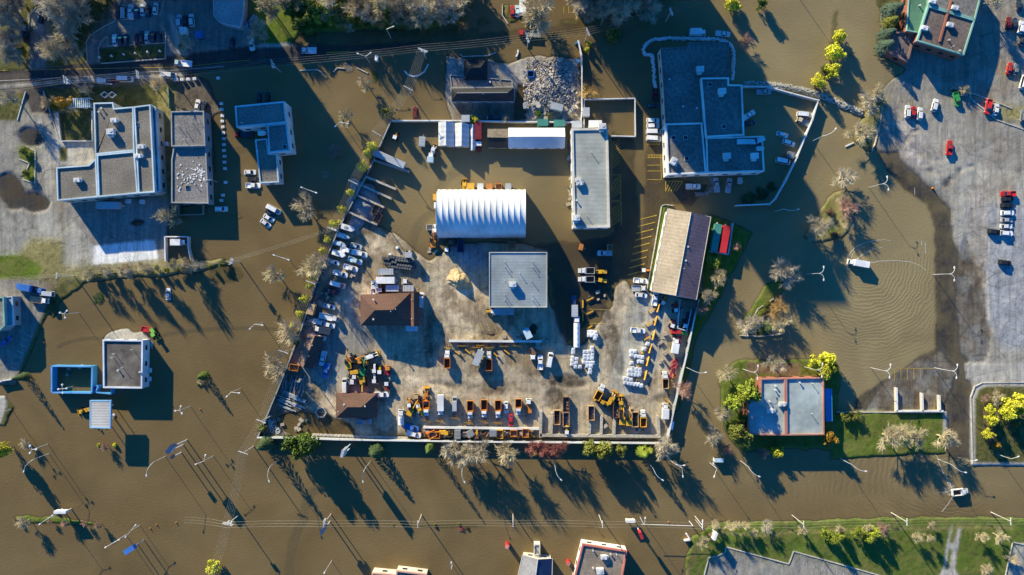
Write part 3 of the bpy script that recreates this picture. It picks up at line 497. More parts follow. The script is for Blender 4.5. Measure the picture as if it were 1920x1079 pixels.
def windows(parent, poly, z, n_every=4.5, sz=(1.7, 1.2), nm='window', every=None, mt=None, only=None):
    if area(poly) < 0: poly = poly[::-1]
    k = (nm, sz)
    if k not in WINM: WINM[k] = MB().box(0, 0, 0, sz[0], .12, sz[1]).mesh(nm); WINM[k].materials.append(mt or glass())
    n = len(poly); L0 = parent.location; cnt = 0
    for i in range(n):
        a, b = Vector(poly[i]), Vector(poly[(i+1) % n]); e = b-a; L_ = e.length
        if L_ < 4: continue
        e.normalize(); nn = Vector((e.y, -e.x)); mid = (a+b)/2
        if nn.dot(-mid) < .12*mid.length: continue
        m = max(1, int(L_/n_every))
        for q in range(m):
            p = a+e*(L_*(q+.5)/m)+nn*.05; o = obj(nm, None, None, parent, (p.x-L0.x, p.y-L0.y, z), WINM[k]); o.rotation_euler = (0, 0, math.atan2(e.y, e.x))
            if nm == 'window' and L_ > 8: pass
            cnt += 1
            if cnt > 40: return
def building(desc, wings, name='building', cat='building', units=(), win=True):
    """wings: (pixel outline of the roof, height, roof material, wall material, rim material, rim width, parapet height)"""
    P0 = [W(x, y, wings[0][1]) for x, y in wings[0][0]]; cx = sum(p[0] for p in P0)/len(P0); cy = sum(p[1] for p in P0)/len(P0)
    r = empty(name, (cx, cy, 0)); pc = wings[0][0]
    thing(r, desc, cat, sum(p[0] for p in pc)/len(pc), sum(p[1] for p in pc)/len(pc), exact=True)
    for i, (pl, h, rm, wm, pm, rw, ph) in enumerate(wings):
        P = [W(x, y, h) for x, y in pl]; Q = [(x-cx, y-cy) for x, y in P]; e = i*.013
        obj('wall', MB().prism(inset(Q, .06+i*.01), -.9, h-.35-ph+e), wm, r)
        obj('roof', MB().prism(inset(Q, rw-.05), h-.5-ph+e, h-.2-ph+e+.02*i), rm, r)
        mb = MB(); ring(mb, Q, rw, h-.6-ph+e, h+e); obj('parapet', mb, pm, r)
        if win and h > 3.5: windows(r, P, h*.45-ph)
    for u in units: add_unit(r, u[0], u[1], u[2], wings[u[3] if len(u) > 3 else 0][1]-wings[u[3] if len(u) > 3 else 0][6]-.2, u[4] if len(u) > 4 else 3)
    return r
WS = (.35, .3)
b = building('large pale building with gravel roof in three bays and glazed right edge', [([(175, 193), (212, 192), (214, 203), (250, 200), (252, 283), (181, 290), (179, 297), (177, 260)], 8.2, gravel_r, cream, pblue, .5, .35),
    ([(250.5, 200), (282, 196), (290, 361), (259, 363)], 8.2, gravel_r, cream, pblue, .5, .35), ([(181, 290.5), (252, 283.5), (258.5, 363), (184, 370)], 8.2, gravel_r, cream, pblue, .5, .35),
    ([(105, 314), (166, 309.5), (180, 296), (183.6, 370), (107, 377)], 8.2, gravel_r, cream, pblue, .5, .35), ([(282.6, 196), (292, 201), (300, 359), (290.6, 361.5)], 6.4, mat('skylight_glazing', (.1, .22, .3), .2, 1, .1, wave=('Y', 5, .35)), cream, pblue, .4, .1)],
    units=[('hvac', 214, 226), ('big', 209, 248), ('hvac', 145, 338), ('hvac', 265, 275, 1), ('hvac', 259, 293, 1), ('vent', 190, 203), ('vent', 185, 210), ('hatch', 254, 233, 1), ('pipe', 209, 257)])
b = building('grey two-storey shop row with upper gravel roof beside its debris-covered lower roof', [([(320, 209), (382, 208), (385, 274), (321, 275)], 6.4, gravel_d, grey_w, grey_w, .4, .25), ([(325, 275.5), (386, 274.5), (391, 382), (321, 381), (321, 300)], 5.4, gravel_d, grey_w, grey_w, .45, .25)],
    units=[('pipe', 334, 236), ('pipe', 360, 230), ('pipe', 375, 230), ('pipe', 347, 245), ('pipe', 346, 262), ('hatch', 350, 351, 1), ('pipe', 361, 340, 1)])
mb = MB(); rg = random.Random(4)
for k in range(60):
    x, y = rg.uniform(328, 384), 322+rg.gauss(0, 10)+abs(rg.gauss(0, 6)); X, Y = W(x, y, 5.4); mb.box(X-b.location.x, Y-b.location.y, 4.95+rg.random()*.1, rg.uniform(.3, 1.1), rg.uniform(.2, .6), .12, rg.uniform(0, 180))
obj('roof_debris', mb, white_w, b)['kind'] = 'stuff'
building('L-shaped office with blue-grey roofs and pale rim standing in water', [([(440, 199), (533, 190), (537, 230), (500, 234), (443, 239)], 8.6, gravel_d, white_w, pblue, .5, .3), ([(500.5, 234.2), (537.3, 231), (544, 283), (504, 287)], 8.0, gravel_d, white_w, pblue, .5, .3), ([(478, 262), (500, 260), (504, 288), (519, 289), (523, 342), (487, 344)], 6.2, gravel_r, white_w, pblue, .45, .25)],
    units=[('pipe', 454, 231), ('pipe', 507, 276, 1), ('hatch', 533, 275, 1), ('hvac', 490, 250), ('vent', 482, 283, 2)])
building('narrow warehouse with pale ribbed roof and yellowish ridge strip', [([(1071, 241), (1140, 240), (1144, 427), (1075, 428)], 7.6, grey_r, white_w, cream, .8, .25)],
    units=[('big', 1129, 238), ('hvac', 1084, 338), ('hvac', 1086, 344), ('vent', 1081, 376), ('big', 1080, 409), ('pipe', 1109, 286), ('pipe', 1100, 405)])
building('big complex of navy flat roofs in four sections with white parapets', [([(1239, 90), (1287, 88), (1293, 80), (1367, 79), (1366.5, 145), (1314, 146), (1316, 229.5), (1248, 231.5), (1243, 140)], 7, tar, cream, tar, .3, .1), ([(1314, 146), (1367, 145.5), (1367, 158.5), (1392, 159), (1396, 254), (1323, 257.5)], 9, tar, white_w, white_w, .5, .4),
    ([(1248, 232), (1317, 230), (1325, 325), (1252, 328)], 8, tar, white_w, white_w, .55, .4), ([(1323.5, 258), (1430, 255), (1434, 322), (1325.5, 325)], 8.3, tar, white_w, white_w, .55, .4)],
    units=[('hatch', 1286, 258, 2), ('hatch', 1264, 258, 2), ('hatch', 1288, 297, 2), ('big', 1262, 303, 2, 60), ('hatch', 1358, 237, 1), ('big', 1353, 172, 1), ('hatch', 1332, 158, 1), ('big', 1362, 293, 3), ('big', 1414, 293, 3), ('hvac', 1424, 279, 3), ('big', 1312, 131), ('vent', 1281, 200), ('vent', 1255, 149), ('vent', 1307, 203)])
o = empty('duct', (*W(1405, 266, 9), 8.2)); col.objects.unlink(o)
dk = MB(); p = [W(x, y, 9.2) for x, y in ((1384, 266), (1417, 266), (1432, 260))]
ribbon(dk, p, 1.7, 8.5, 9.7); q = bpy.data.objects[[o.name for o in bpy.data.objects if o.name.startswith('building')][-1]]
d_ = obj('roof_duct', MB().add([(v[0]-q.location.x, v[1]-q.location.y, v[2]) for v in dk.v], dk.f), pblue, q)
building('single-storey store with pale grey roof, red brick rim and blue side annex', [([(1426, 710), (1473, 709), (1474, 817), (1404, 816), (1401, 748), (1426, 747)], 6, membrane, brick, red_m, .5, .45), ([(1473.5, 709), (1545, 708), (1546, 816), (1474.5, 817)], 6, membrane, brick, red_m, .45, .45), ([(1547, 729), (1560, 730), (1561, 790), (1548, 791)], 3.8, blue_m, grey_w, blue_m, .3, .1)],
    units=[('hvac', 1443, 771), ('hvac', 1466, 758), ('vent', 1455, 724), ('vent', 1454, 732), ('vent', 1443, 753), ('pipe', 1523, 719, 1), ('pipe', 1522, 776, 1), ('vent', 1500, 718, 1), ('vent', 1428, 782)])
building('square building with dirty dark roof and white rim on paved apron', [([(192, 637), (268, 638), (266.5, 729), (193, 728)], 5.2, mat('dirty_roof', (.075, .068, .06), .9, .2, .2, c2=(.2, .18, .15)), white_w, mat('whiteblue_trim', (.68, .74, .85), .5), .55, .3)],
    units=[('pipe', 214, 664), ('pipe', 210, 671), ('pipe', 248, 656), ('pipe', 229, 690), ('vent', 221, 695), ('vent', 262, 698)])
building('teal-edged building at the left frame edge', [([(-60, 558), (7, 557), (9, 611), (-2, 622), (-60, 622)], 6.5, gravel_d, grey_w, teal, .5, .3), ([(7.5, 557), (23, 556), (25, 611), (9.5, 611.5)], 5, mat('ribbed_blue_grey', (.25, .33, .38), .6, 1, .1, wave=('X', .9, .15)), grey_w, pblue, .3, .1)])
building('green-trimmed store with brown flat roofs split by red strip', [([(1742, -60), (1838, -60), (1838, 3), (1829, 37), (1741, 10)], 7.4, tar, brick, teal, .45, .35), ([(1740.5, 10.5), (1828.5, 37.5), (1808, 104), (1719, 77)], 7.4, mat('brown_roof', (.16, .125, .11), .9, 1, .3), brick, teal, .5, .35),
    ([(1708, -60), (1739, -60), (1739, 9), (1723, 62), (1700, 58)], 6.2, green_m, brick, teal, .3, .1), ([(1664, 98), (1678, 60), (1699, 58), (1716, 66), (1703, 118)], 4, mat('brown_roof2', (.16, .125, .11), .9, 1, .3), brick, mat('brown_trim', (.25, .15, .13), .8), .7, .3)],
    units=[('hvac', 1781, 47, 1, -15), ('hvac', 1733, 53, 1, -15), ('hvac', 1790, 15, 0, -15), ('hvac', 1748, 3, 0, -15), ('vent', 1780, 75, 1), ('vent', 1725, 10, 2), ('vent', 1800, 95, 1), ('pipe', 1786, 88, 1)])
o = bpy.data.objects[[o.name for o in bpy.data.objects if o.name.startswith('building')][-1]]; mb = MB(); ribbon(mb, [(x-o.location.x, y-o.location.y) for x, y in (W(1784, 0, 7.3), W(1777, 25, 7.3), W(1762, 78, 7.3))], .7, 7.0, 7.42); obj('roof_divider', mb, mat('rust_strip', (.38, .14, .09), .7), o)
building('red-fronted restaurant with brown flat roof and white side wall', [([(1092, 1020), (1176, 1033), (1163, 1110), (1072, 1100)], 5.2, mat('tan_roof', (.27, .22, .17), .9, .8, .2), white_w, pink_m, .6, .35)],
    units=[('hvac', 1132, 1045), ('vent', 1112, 1033), ('vent', 1112, 1066), ('big', 1125, 1070), ('vent', 1145, 1040), ('pipe', 1156, 1040)])
building('pink-rimmed grey roof at the bottom frame edge', [([(697, 1074), (742, 1078), (743, 1070), (800, 1077), (798, 1130), (694, 1120)], 5, gravel_r, cream, mat('pink_trim', (.6, .35, .28), .7), .5, .3)])
building('pale blue roofed house at the top frame edge', [([(398, -60), (458, -60), (457, 25), (450, 52), (424, 46), (411, 42), (400, 30)], 4.5, mat('pale_rough_roof', (.4, .42, .43), .9, 1.8, .25), grey_w, pblue, .3, .1)], win=False)
def roof_gable(desc, corners, h, ridge_h, rm1, rm2, wm, hip=0.0, name='building', cat='building', units=(), flip=False, over=.3, wz=-.9, extra=None, trim=None):
    """corners: eave corners a,b,c,d (pixels); the ridge runs between the middles of ab and cd"""
    P = [Vector(W(x, y, h)) for x, y in corners]; cx = sum(p.x for p in P)/4; cy = sum(p.y for p in P)/4; C0 = Vector((cx, cy)); P = [p-C0 for p in P]; r = empty(name, (cx, cy, 0))
    thing(r, desc, cat, sum(c[0] for c in corners)/4, sum(c[1] for c in corners)/4, exact=True)
    a, b_, c, d = P; m1 = (a+b_)/2; m2 = (c+d)/2; ax = m2-m1; L_ = ax.length; ax.normalize(); m1 = m1+ax*L_*hip; m2 = m2-ax*L_*hip
    wl = inset([tuple(p) for p in P], over); obj('wall', MB().prism(wl, wz, h-.1), wm, r)
    A = [(p.x, p.y, h) for p in P]+[(m1.x, m1.y, ridge_h), (m2.x, m2.y, ridge_h)]; T = .18
    def slab(idx, m, nm='roof'):
        q = [A[i] for i in idx]; n = len(q); lo_ = [(x, y, z-T) for x, y, z in q]; mb = MB(); mb.add(q+lo_, [tuple(range(n)), tuple(range(2*n-1, n-1, -1))]+[(i, i+n, (i+1) % n+n, (i+1) % n) for i in range(n)]); return obj(nm, mb, m, r)
    slab((1, 2, 5, 4), rm1); slab((3, 0, 4, 5), rm2)
    if hip > 0: slab((0, 1, 4), rm1); slab((2, 3, 5), rm2)
    else:
        obj('gable_wall', MB().add([A[0], A[1], A[4]], [(0, 1, 2)]).add([A[2], A[3], A[5]], [(0, 1, 2)]), wm, r)
    rc = MB(); rc.tube((m1.x, m1.y, ridge_h+.02), (m2.x, m2.y, ridge_h+.02), .12); obj('ridge_cap', rc, trim or rm2, r)
    if trim:
        tb = MB()
        for i, j in ((0, 1), (1, 2), (2, 3), (3, 0)): tb.tube(A[i], A[j], .14)
        obj('fascia', tb, trim, r)
    for u in units: add_unit(r, u[0], u[1], u[2], (h+ridge_h)/2+.1)
    windows(r, [(p.x+cx, p.y+cy) for p in [Vector(q) for q in wl]], h*.4, 4)
    return r
roof_gable('brown hip-roofed house with small vents', [(676, 553), (676, 611), (770, 611), (770, 549)], 5.6, 9.0, shin_b, shin_b, brick, .32, 'house', 'house', [('vent', 700, 562), ('vent', 700, 599), ('pipe', 733, 584), ('pipe', 742, 580)])
roof_gable('brown gabled side wing joined to the hip-roofed house', [(768, 549), (786, 549), (786, 612), (768, 612)], 5.0, 6.6, shin_b, shin_b, brick, 0, 'house_wing', 'house', [('pipe', 772, 562), ('pipe', 772, 598)])
roof_gable('small brown hip-roofed house with vents', [(630, 738), (630, 784), (707, 784), (707, 738)], 4.2, 7.4, shin_b, shin_b, brick, .33, 'house', 'house', [('vent', 645, 759), ('vent', 684, 762), ('pipe', 634, 772)])
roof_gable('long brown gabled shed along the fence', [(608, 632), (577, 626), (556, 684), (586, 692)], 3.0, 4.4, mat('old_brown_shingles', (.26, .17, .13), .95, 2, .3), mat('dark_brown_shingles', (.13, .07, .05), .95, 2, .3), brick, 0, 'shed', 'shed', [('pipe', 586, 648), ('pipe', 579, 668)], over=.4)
roof_gable('long shop with tan left slope and dark plum right slope', [(1333, 407.5), (1252, 392), (1221.5, 547), (1306, 562)], 6.6, 9.4, mat('tan_tiles', (.43, .35, .25), .8, 1.2, .18, wave=((.2, 1), 1.3, .1)), mat('plum_tiles', (.27, .165, .16), .8, 1.2, .2, wave=((.2, 1), 1.3, .12)), white_w, 0, 'shop_building', 'shop', [('vent', 1290, 463), ('vent', 1286, 489), ('pipe', 1282, 504)], over=.5, trim=cream)
roof_gable('long white gabled shed beside the twin tents', [(953, 278), (953, 240), (1059, 240), (1059, 278)], 3.2, 5.4, mat('white_sheet', (.66, .67, .67), .5, 1, .06), mat('white_sheet', (.8, .8, .8)), white_w, 0, 'storage_shed', 'shed')
roof_gable('low dark-roofed lean-to beside long white shed', [(914, 277), (914, 242), (952.5, 242), (952.5, 278)], 2.8, 3.9, mat('mossy_roof', (.17, .14, .11), .9, 1, .3), shin_k, grey_w, 0, 'lean_to', 'shed')
stp = mat('striped_canvas', (.52, .54, .56), .6, 1, .06, wave=('Y', 2.0, .12))
roof_gable('left canvas tent with pale and shaded slopes', [(852, 230), (822, 229), (822, 274), (852, 275)], 3.0, 5.0, stp, stp, stp, 0, 'storage_tent', 'tent'); roof_gable('right canvas tent with wrinkled cover', [(880, 233), (853, 231), (852, 275), (880, 276)], 3.0, 4.8, stp, stp, stp, 0, 'storage_tent', 'tent')
roof_gable('narrow blue-grey canopy tent beside red container', [(892, 235), (881, 233), (881, 283), (891, 281)], 2.6, 3.4, stp, stp, stp, 0, 'storage_tent', 'tent')
roof_gable('burnt black hip-roofed house with pale front eave', [(846, 166), (846, 191), (964, 191), (964, 164)], 3.6, 6.2, shin_k, shin_k, grey_w, .1, 'house', 'house', [('vent', 906, 176)], trim=grey_w)
roof_gable('black-roofed upper wing of the burnt house', [(870, 112), (870, 150), (914, 150), (914, 110)], 3.4, 5.4, shin_k, shin_k, grey_w, .3, 'house', 'house')
building('flat pale link roof between the two black-roofed wings', [([(843, 140), (960, 150), (962, 164), (846, 165)], 3.0, mat('dusty_flat_roof', (.22, .19, .17), .9, .8, .3), grey_w, grey_w, .3, .1)], 'porch', 'building', [('vent', 919, 154), ('pipe', 938, 153)], False)
roof_gable('navy gabled restaurant with grey left slope', [(1036, 1048), (980, 1041), (960, 1130), (1034, 1130)], 4.6, 7.2, mat('grey_shingles', (.3, .29, .3), .95, 2.5, .3), mat('navy_shingles', (.035, .06, .12), .9, 2, .2), cream, 0, 'restaurant', 'restaurant', over=.5, trim=cream)
building('flat stone-faced entrance porch with striped awning of restaurant', [([(1001, 1021), (1013, 1021), (1013, 1042), (1001, 1042)], 3.6, grey_r, cream, cream, .4, .15)], 'entrance_porch', 'porch', win=False)
# square ribbed shed
rib = mat('ribbed_steel_roof', (.34, .39, .40), .45, .6, .08, wave=('Y', .54, .3), metal=.15)
building('square shed with finely ribbed pale blue steel roof', [([(917, 473), (1026, 473), (1026, 577), (917, 577)], 7.6, rib, grey_w, mat('beige_trim', (.5, .5, .44), .6), .3, .1)],
    units=[('big', 961, 533)]+[('pipe', x, y) for x, y in ((946, 491), (946, 500), (998, 491), (998, 500), (946, 526), (996, 526), (946, 553), (946, 562), (998, 553), (998, 562), (974, 512))])
# white arched membrane hall
def arch_hall():
    h0 = 4.0; x0, y1 = W(822, 446, h0); x1, y0 = W(985, 354, 4.5); cy = (y0+y1)/2; rw = abs(y0-y1)/2; r = empty('arched_hall', ((x0+x1)/2, cy, 0)); Lx = x1-x0; pk = 12.2
    thing(r, 'large hall with white scalloped membrane arch roof', 'storage hall', 900, 400, exact=True); nb = 15; sub = 6; na = 28; vs = []; fs = []
    for i in range(nb*sub+1):
        t = i/sub; f = t-math.floor(t); sag = .22*4*f*(1-f); x = -Lx/2+Lx*i/(nb*sub)
        for j in range(na+1):
            a = math.pi*j/na; vs.append((x, -math.cos(a)*(rw-sag), 1.8+(pk-1.8-sag)*math.sin(a)**.85))
    for i in range(nb*sub):
        for j in range(na): k = i*(na+1)+j; fs.append((k, k+na+1, k+na+2, k+1))
    me = MB().add(vs, fs); o = obj('membrane', me, mat('white_membrane', (.66, .7, .72), .5, 1.2, .05), r)
    o.data.polygons.foreach_set('use_smooth', [True]*len(o.data.polygons))
    for s in (0, nb*sub): e = [vs[s*(na+1)+j] for j in range(na+1)]; e = e[::(-1 if s == 0 else 1)]; obj('end_wall', MB().add(e+[(e[-1][0], e[-1][1], -.8), (e[0][0], e[0][1], -.8)], [tuple(range(na+3))]), white_w, r)
    for s in (-1, 1): obj('side_wall', MB().box(0, s*(rw-.3), -.8, Lx, .5, 2.6), conc(), r)
    for i in range(nb+1):
        x = -Lx/2+Lx*i/nb; m_ = MB(); pts = [(x, -math.cos(math.pi*j/na)*rw, 1.83+(pk-1.8)*math.sin(math.pi*j/na)**.85) for j in range(0, na+1)]; m_.path(pts, .07, 4); obj('arch_rib', m_, steel(), r)
arch_hall()
# fuel canopy
def canopy(desc, c, h, m, rim, posts, nm='fuel_canopy'):
    P = [W(x, y, h) for x, y in c]; cx = sum(p[0] for p in P)/4; cy = sum(p[1] for p in P)/4; r = empty(nm, (cx, cy, 0)); thing(r, desc, 'canopy', c[0][0], c[0][1], exact=True); Q = [(x-cx, y-cy) for x, y in P]
    obj('deck', MB().prism(inset(Q, .35), h-.5, h-.08), m, r); mb = MB(); ring(mb, Q, .4, h-.75, h); obj('fascia', mb, rim, r)
    for x, y in posts: obj('post', MB().cyl(x, y, -.8, .15, h+.2, 8), steel(), r)
canopy('striped pale fuel canopy with blue edge standing in water', [(168, 751), (208, 751), (207, 804), (168, 803)], 6.4, mat('striped_deck', (.5, .49, .45), .6, 1, .06, wave=('Y', 1.0, .2)), mat('canopy_edge', (.25, .5, .75), .4), [(-1.5, -2.5), (-1.5, 2.5), (1.5, 2.5), (1.5, -2.5)])
# off-frame tower blocks whose shadows fall across the scene
def tower(desc, c, h):
    cx = sum(p[0] for p in c)/len(c); cy = sum(p[1] for p in c)/len(c); X, Y = (cx-960)*S, (539.5-cy)*S; Q = [((x-cx)*S, -(y-cy)*S) for x, y in c]; r = empty('tower_block', (X, Y, 0)); thing(r, desc, 'tower', cx, cy, exact=True)
    obj('wall', MB().prism(Q, -.8, h), mat('tower_wall', (.4, .38, .35), .8, 1, .1, wave=('Z', 3, .4)), r); mb = MB(); ring(mb, [(x*1.01, y*1.01) for x, y in Q], .5, h, h+.8); obj('parapet', mb, conc(), r); windows(r, [(x+X, y+Y) for x, y in Q], h*.5, 6)
tower('wide tower block just past the top edge, left half', [(200, -110), (392, -110), (448, -30), (436, -16), (258, -16)], 33)
tower('slab block just past the top edge, right half', [(1022, -100), (1262, -100), (1284, -60), (1026, -60)], 28)
tower('slender tower block behind the slab block', [(960, -190), (1085, -190), (1117, -112), (985, -112)], 55)
tower('lower stair tower joined to the slender block', [(1090, -180), (1150, -180), (1168, -112), (1119, -112)], 44)
# ---------------------------------------------------------------- vehicles (x forward, metres)
PROTO = {}
def wheel_mesh():
    if 'wheel' not in PROTO:
        mb = MB(); mb.tube((0, -.12, 0), (0, .12, 0), .36, None, 12); m = mb.mesh('wheel'); m.materials.append(tyre()); PROTO['wheel'] = m
        mb = MB(); mb.tube((0, -.14, 0), (0, .14, 0), .2, None, 8); m = mb.mesh('rim'); m.materials.append(steel()); PROTO['rim'] = m
def frustum(mb, x0, x1, w0, z0, xa, xb, w1, z1):
    vs = [(x0, -w0, z0), (x1, -w0, z0), (x1, w0, z0), (x0, w0, z0), (xa, -w1, z1), (xb, -w1, z1), (xb, w1, z1), (xa, w1, z1)]
    mb.add(vs, [(3, 2, 1, 0), (4, 5, 6, 7), (0, 1, 5, 4), (1, 2, 6, 5), (2, 3, 7, 6), (3, 0, 4, 7)])
def hull(mb, L_, w_, z0, z1, zn=None, r=.3):
    zn = zn or z1; x = L_/2; y = w_/2
    pl = [(-x, -y+r), (-x+r*.6, -y), (x-r*1.4, -y), (x, -y+r*1.2), (x, y-r*1.2), (x-r*1.4, y), (-x+r*.6, y), (-x, y-r)]
    n = len(pl); vs = [(a, b, z0) for a, b in pl]+[(a, b, z0+(z1-z0)*.6) for a, b in pl]+[(a*.97, b*.93, (zn if a > x*.5 else z1)) for a, b in pl]; f = [tuple(range(n-1, -1, -1)), tuple(range(2*n, 3*n))]
    for k in (0, n): f += [(k+i, k+(i+1) % n, k+n+(i+1) % n, k+n+i) for i in range(n)]
    mb.add(vs, f)
def cabin(parts, x0, x1, w_, z0, z1, rf=.55, rr=.45, colr='white'):
    """glasshouse with body-coloured roof"""
    y = w_/2; yt = y-.22; a, b = x0+rr, x1-rf; e = .02
    pl = MB(); frustum(pl, x0+.05, x1-.05, y-.04, z0, a, b, yt, z1-.05); g = MB()
    parts.append(('pillars', pl, paint(colr)))
    rfm = MB(); rfm.box((a+b)/2, 0, z1-.05, b-a+.08, yt*2+.08, .09, taper=.92); parts.append(('roof_panel', rfm, paint(colr)))
    q = lambda n, v: parts.append((n, MB().add(v, [(0, 1, 2, 3)]), glass()))
    q('windshield', [(x1-e, -y+.12, z0+.03), (x1-e, y-.12, z0+.03), (b+.06, yt-.05, z1-.07), (b+.06, -yt+.05, z1-.07)])
    q('rear_window', [(x0+e, y-.12, z0+.05), (x0+e, -y+.12, z0+.05), (a-.06, -yt+.05, z1-.07), (a-.06, yt-.05, z1-.07)])
    for s in (-1, 1): q('side_window', [(x0+.3, s*(y+.0), z0+.06), (x1-.3, s*(y+.0), z0+.06), (b-.02, s*(yt+.07), z1-.1), (a+.02, s*(yt+.07), z1-.1)])
def wheels(parts, xs_, y, r=.36, dbl=False):
    for x in xs_:
        for s in (-1, 1): parts.append(('wheel', (x, s*y, r), r/.36))
def openbox(mb, x0, x1, w_, z0, z1, t=.1):
    y = w_/2; mb.box((x0+x1)/2, 0, z0, x1-x0, w_, .1)
    for s in (-1, 1): mb.box((x0+x1)/2, s*(y-t/2), z0+.1, x1-x0, t, z1-z0-.1)
    for x in (x0+t/2, x1-t/2): mb.box(x, 0, z0+.1, t, w_-2*t-.01, z1-z0-.1)
def build(kind, c, c2=None, L_=None):
    k = (kind, c, c2, L_)
    if k in PROTO: return PROTO[k]
    wheel_mesh(); P = []; B = MB(); c2 = c2 or 'white'
    if kind == 'car':
        hull(B, 4.5, 1.84, .28, .92, .78); P.append(('body', B, paint(c))); cabin(P, -1.75, 1.1, 1.66, .88, 1.42, .75, .6, c); wheels(P, (-1.35, 1.35), .84, .33)
        for s in (-1, 1): P.append(('headlight', MB().box(2.12, s*.62, .62, .18, .36, .14), mat('lamp_lens', (.7, .7, .65), .2))); P.append(('tail_light', MB().box(-2.2, s*.62, .65, .1, .36, .16), mat('red_lens', (.4, .02, .02), .3)))
    elif kind == 'suv':
        hull(B, 4.8, 1.95, .34, 1.08, .95); P.append(('body', B, paint(c))); cabin(P, -2.2, 1.15, 1.78, 1.04, 1.72, .7, .3, c); wheels(P, (-1.4, 1.45), .88, .37)
    elif kind == 'pickup':
        hull(B, 5.6, 2.0, .42, 1.05, .98); P.append(('body', B, paint(c))); cabin(P, -.55, 1.45, 1.82, 1.03, 1.78, .65, .15, c); b = MB(); openbox(b, -2.7, -.65, 1.94, .8, 1.32, .14); P.append(('cargo_bed', b, paint(c)))
        P.append(('bed_liner', MB().box(-1.68, 0, .9, 1.74, 1.6, .06), mat('bed_'+c2, PAINT[c2] if c2 != 'white' else (.05, .05, .06), .8))); wheels(P, (-1.75, 1.8), .9, .4)
    elif kind == 'van':
        hull(B, 5.6, 2.05, .4, 1.15, 1.05); P.append(('body', B, paint(c))); cabin(P, -2.75, 2.2, 1.98, 1.12, 2.25, .95, .1, c); wheels(P, (-1.8, 1.85), .92, .37)
    elif kind == 'box':       # cab + box
        L_ = L_ or 7.0; x = L_/2; P.append(('cargo_box', MB().box(-.95, 0, .95, L_-1.9, 2.35, 2.2), paint(c2))); P.append(('chassis', MB().box(-.3, 0, .5, L_-.6, .9, .44), paint('dark')))
        b = MB(); frustum(b, x-1.85, x, 1.02, .55, x-1.8, x-.1, 1.0, 1.45); P.append(('cab', b, paint(c))); cabin(P, x-1.8, x-.05, 1.95, 1.44, 2.3, .4, .1, c); wheels(P, (-x+1.4, x-1.1), .95, .46)
    elif kind == 'dump':
        L_ = L_ or 7.4; x = L_/2; P.append(('chassis', MB().box(-.2, 0, .6, L_-.4, .9, .45), paint('dark'))); b = MB(); openbox(b, -x, x-2.75, 2.35, 1.1, 2.5, .14); b.box(x-2.55, 0, 2.4, .5, 2.3, .1); P.append(('dump_bed', b, paint(c2))); P.append(('bed_floor', MB().box((-x+x-2.75)/2, 0, 1.22, L_-3.1, 1.98, .05), mat('rusty_bed', (.05, .035, .03), .9, 2, .4)))
        b = MB(); b.box(x-.75, 0, .6, 1.5, 1.7, .95, taper=.93); P.append(('bonnet', b, paint(c))); b = MB(); b.box(x-1.95, 0, .7, 1.0, 2.1, 1.0); P.append(('cab', b, paint(c))); cabin(P, x-2.45, x-1.1, 2.05, 1.65, 2.55, .35, .1, c); wheels(P, (-x+1.1, -x+2.3, x-1.0), .95, .48)
    elif kind == 'flat':
        L_ = L_ or 7; x = L_/2; P.append(('chassis', MB().box(0, 0, .6, L_, .9, .35), paint('dark'))); P.append(('flat_bed', MB().box(-1.1, 0, 1.0, L_-2.2, 2.3, .16), paint(c2))); b = MB(); frustum(b, x-1.95, x, 1.02, .5, x-1.9, x-.1, 1.0, 1.4); P.append(('cab', b, paint(c))); cabin(P, x-1.9, x-.1, 1.95, 1.38, 2.2, .4, .1, c); wheels(P, (-x+1.3, x-1.1), .95, .46)
        for s in (-1, 1): P.append(('side_rail', MB().box(-1.1, s*1.12, 1.17, L_-2.2, .08, .3), paint(c2)))
    elif kind == 'trailer':
        L_ = L_ or 6; P.append(('cargo_box', MB().box(0, 0, .9, L_, 2.3, 1.9), paint(c))); b = MB()
        for i in range(int(L_/1.1)): b.box(-L_/2+.55+i*1.1, 0, 2.8, .08, 2.32, .05)
        P.append(('roof_ribs', b, paint('silver'))); P.append(('tow_bar', MB().box(L_/2+.6, 0, .6, 1.3, .15, .15), steel())); wheels(P, (-L_/4, -L_/4+1.0), 1.0, .42)
    elif kind == 'semi':
        L_ = L_ or 12; P.append(('cargo_box', MB().box(0, 0, 1.2, L_, 2.5, 2.6), paint(c))); P.append(('tow_bar', MB().box(L_/2+.4, 0, .9, .8, .5, .3), steel())); wheels(P, (-L_/2+1.2, -L_/2+2.4), 1.05, .5)
    elif kind == 'skip':
        L_ = L_ or 6; b = MB(); openbox(b, -L_/2, L_/2, 2.4, .2, 2.0, .16)
        for i in range(4):
            for s in (-1, 1): b.box(-L_/2+(i+.5)*L_/4, s*1.26, .3, .12, .1, 1.6)
        P.append(('skip_body', b, paint(c))); f = MB(); rg = random.Random(int(L_*10))
        for i in range(60): f.box(rg.uniform(-L_/2+.5, L_/2-.5), rg.uniform(-.9, .9), .8+rg.random()*.4, rg.uniform(.2, .9), rg.uniform(.1, .4), .2, rg.uniform(0, 180), pitch=rg.uniform(-20, 20))
        P.append(('load', f, mat('load_'+c2, {'white': (.4, .36, .32), 'black': (.03, .03, .04), 'dark': (.06, .08, .12), 'brown': (.3, .2, .13)}.get(c2, (.2, .18, .16)), .9, 3, .4)))
    elif kind == 'tank':
        L_ = L_ or 10; P.append(('tank', MB().tube((-L_/2, 0, 1.95), (L_/2-2.6, 0, 1.95), 1.15, None, 16), paint('white'))); P.append(('chassis', MB().box(0, 0, .6, L_, .9, .4), paint('dark'))); b = MB()
        for i in range(4): b.cyl(-L_/2+1.4+i*(L_-4.4)/3.5, 0, 3.05, .3, .18, 8)
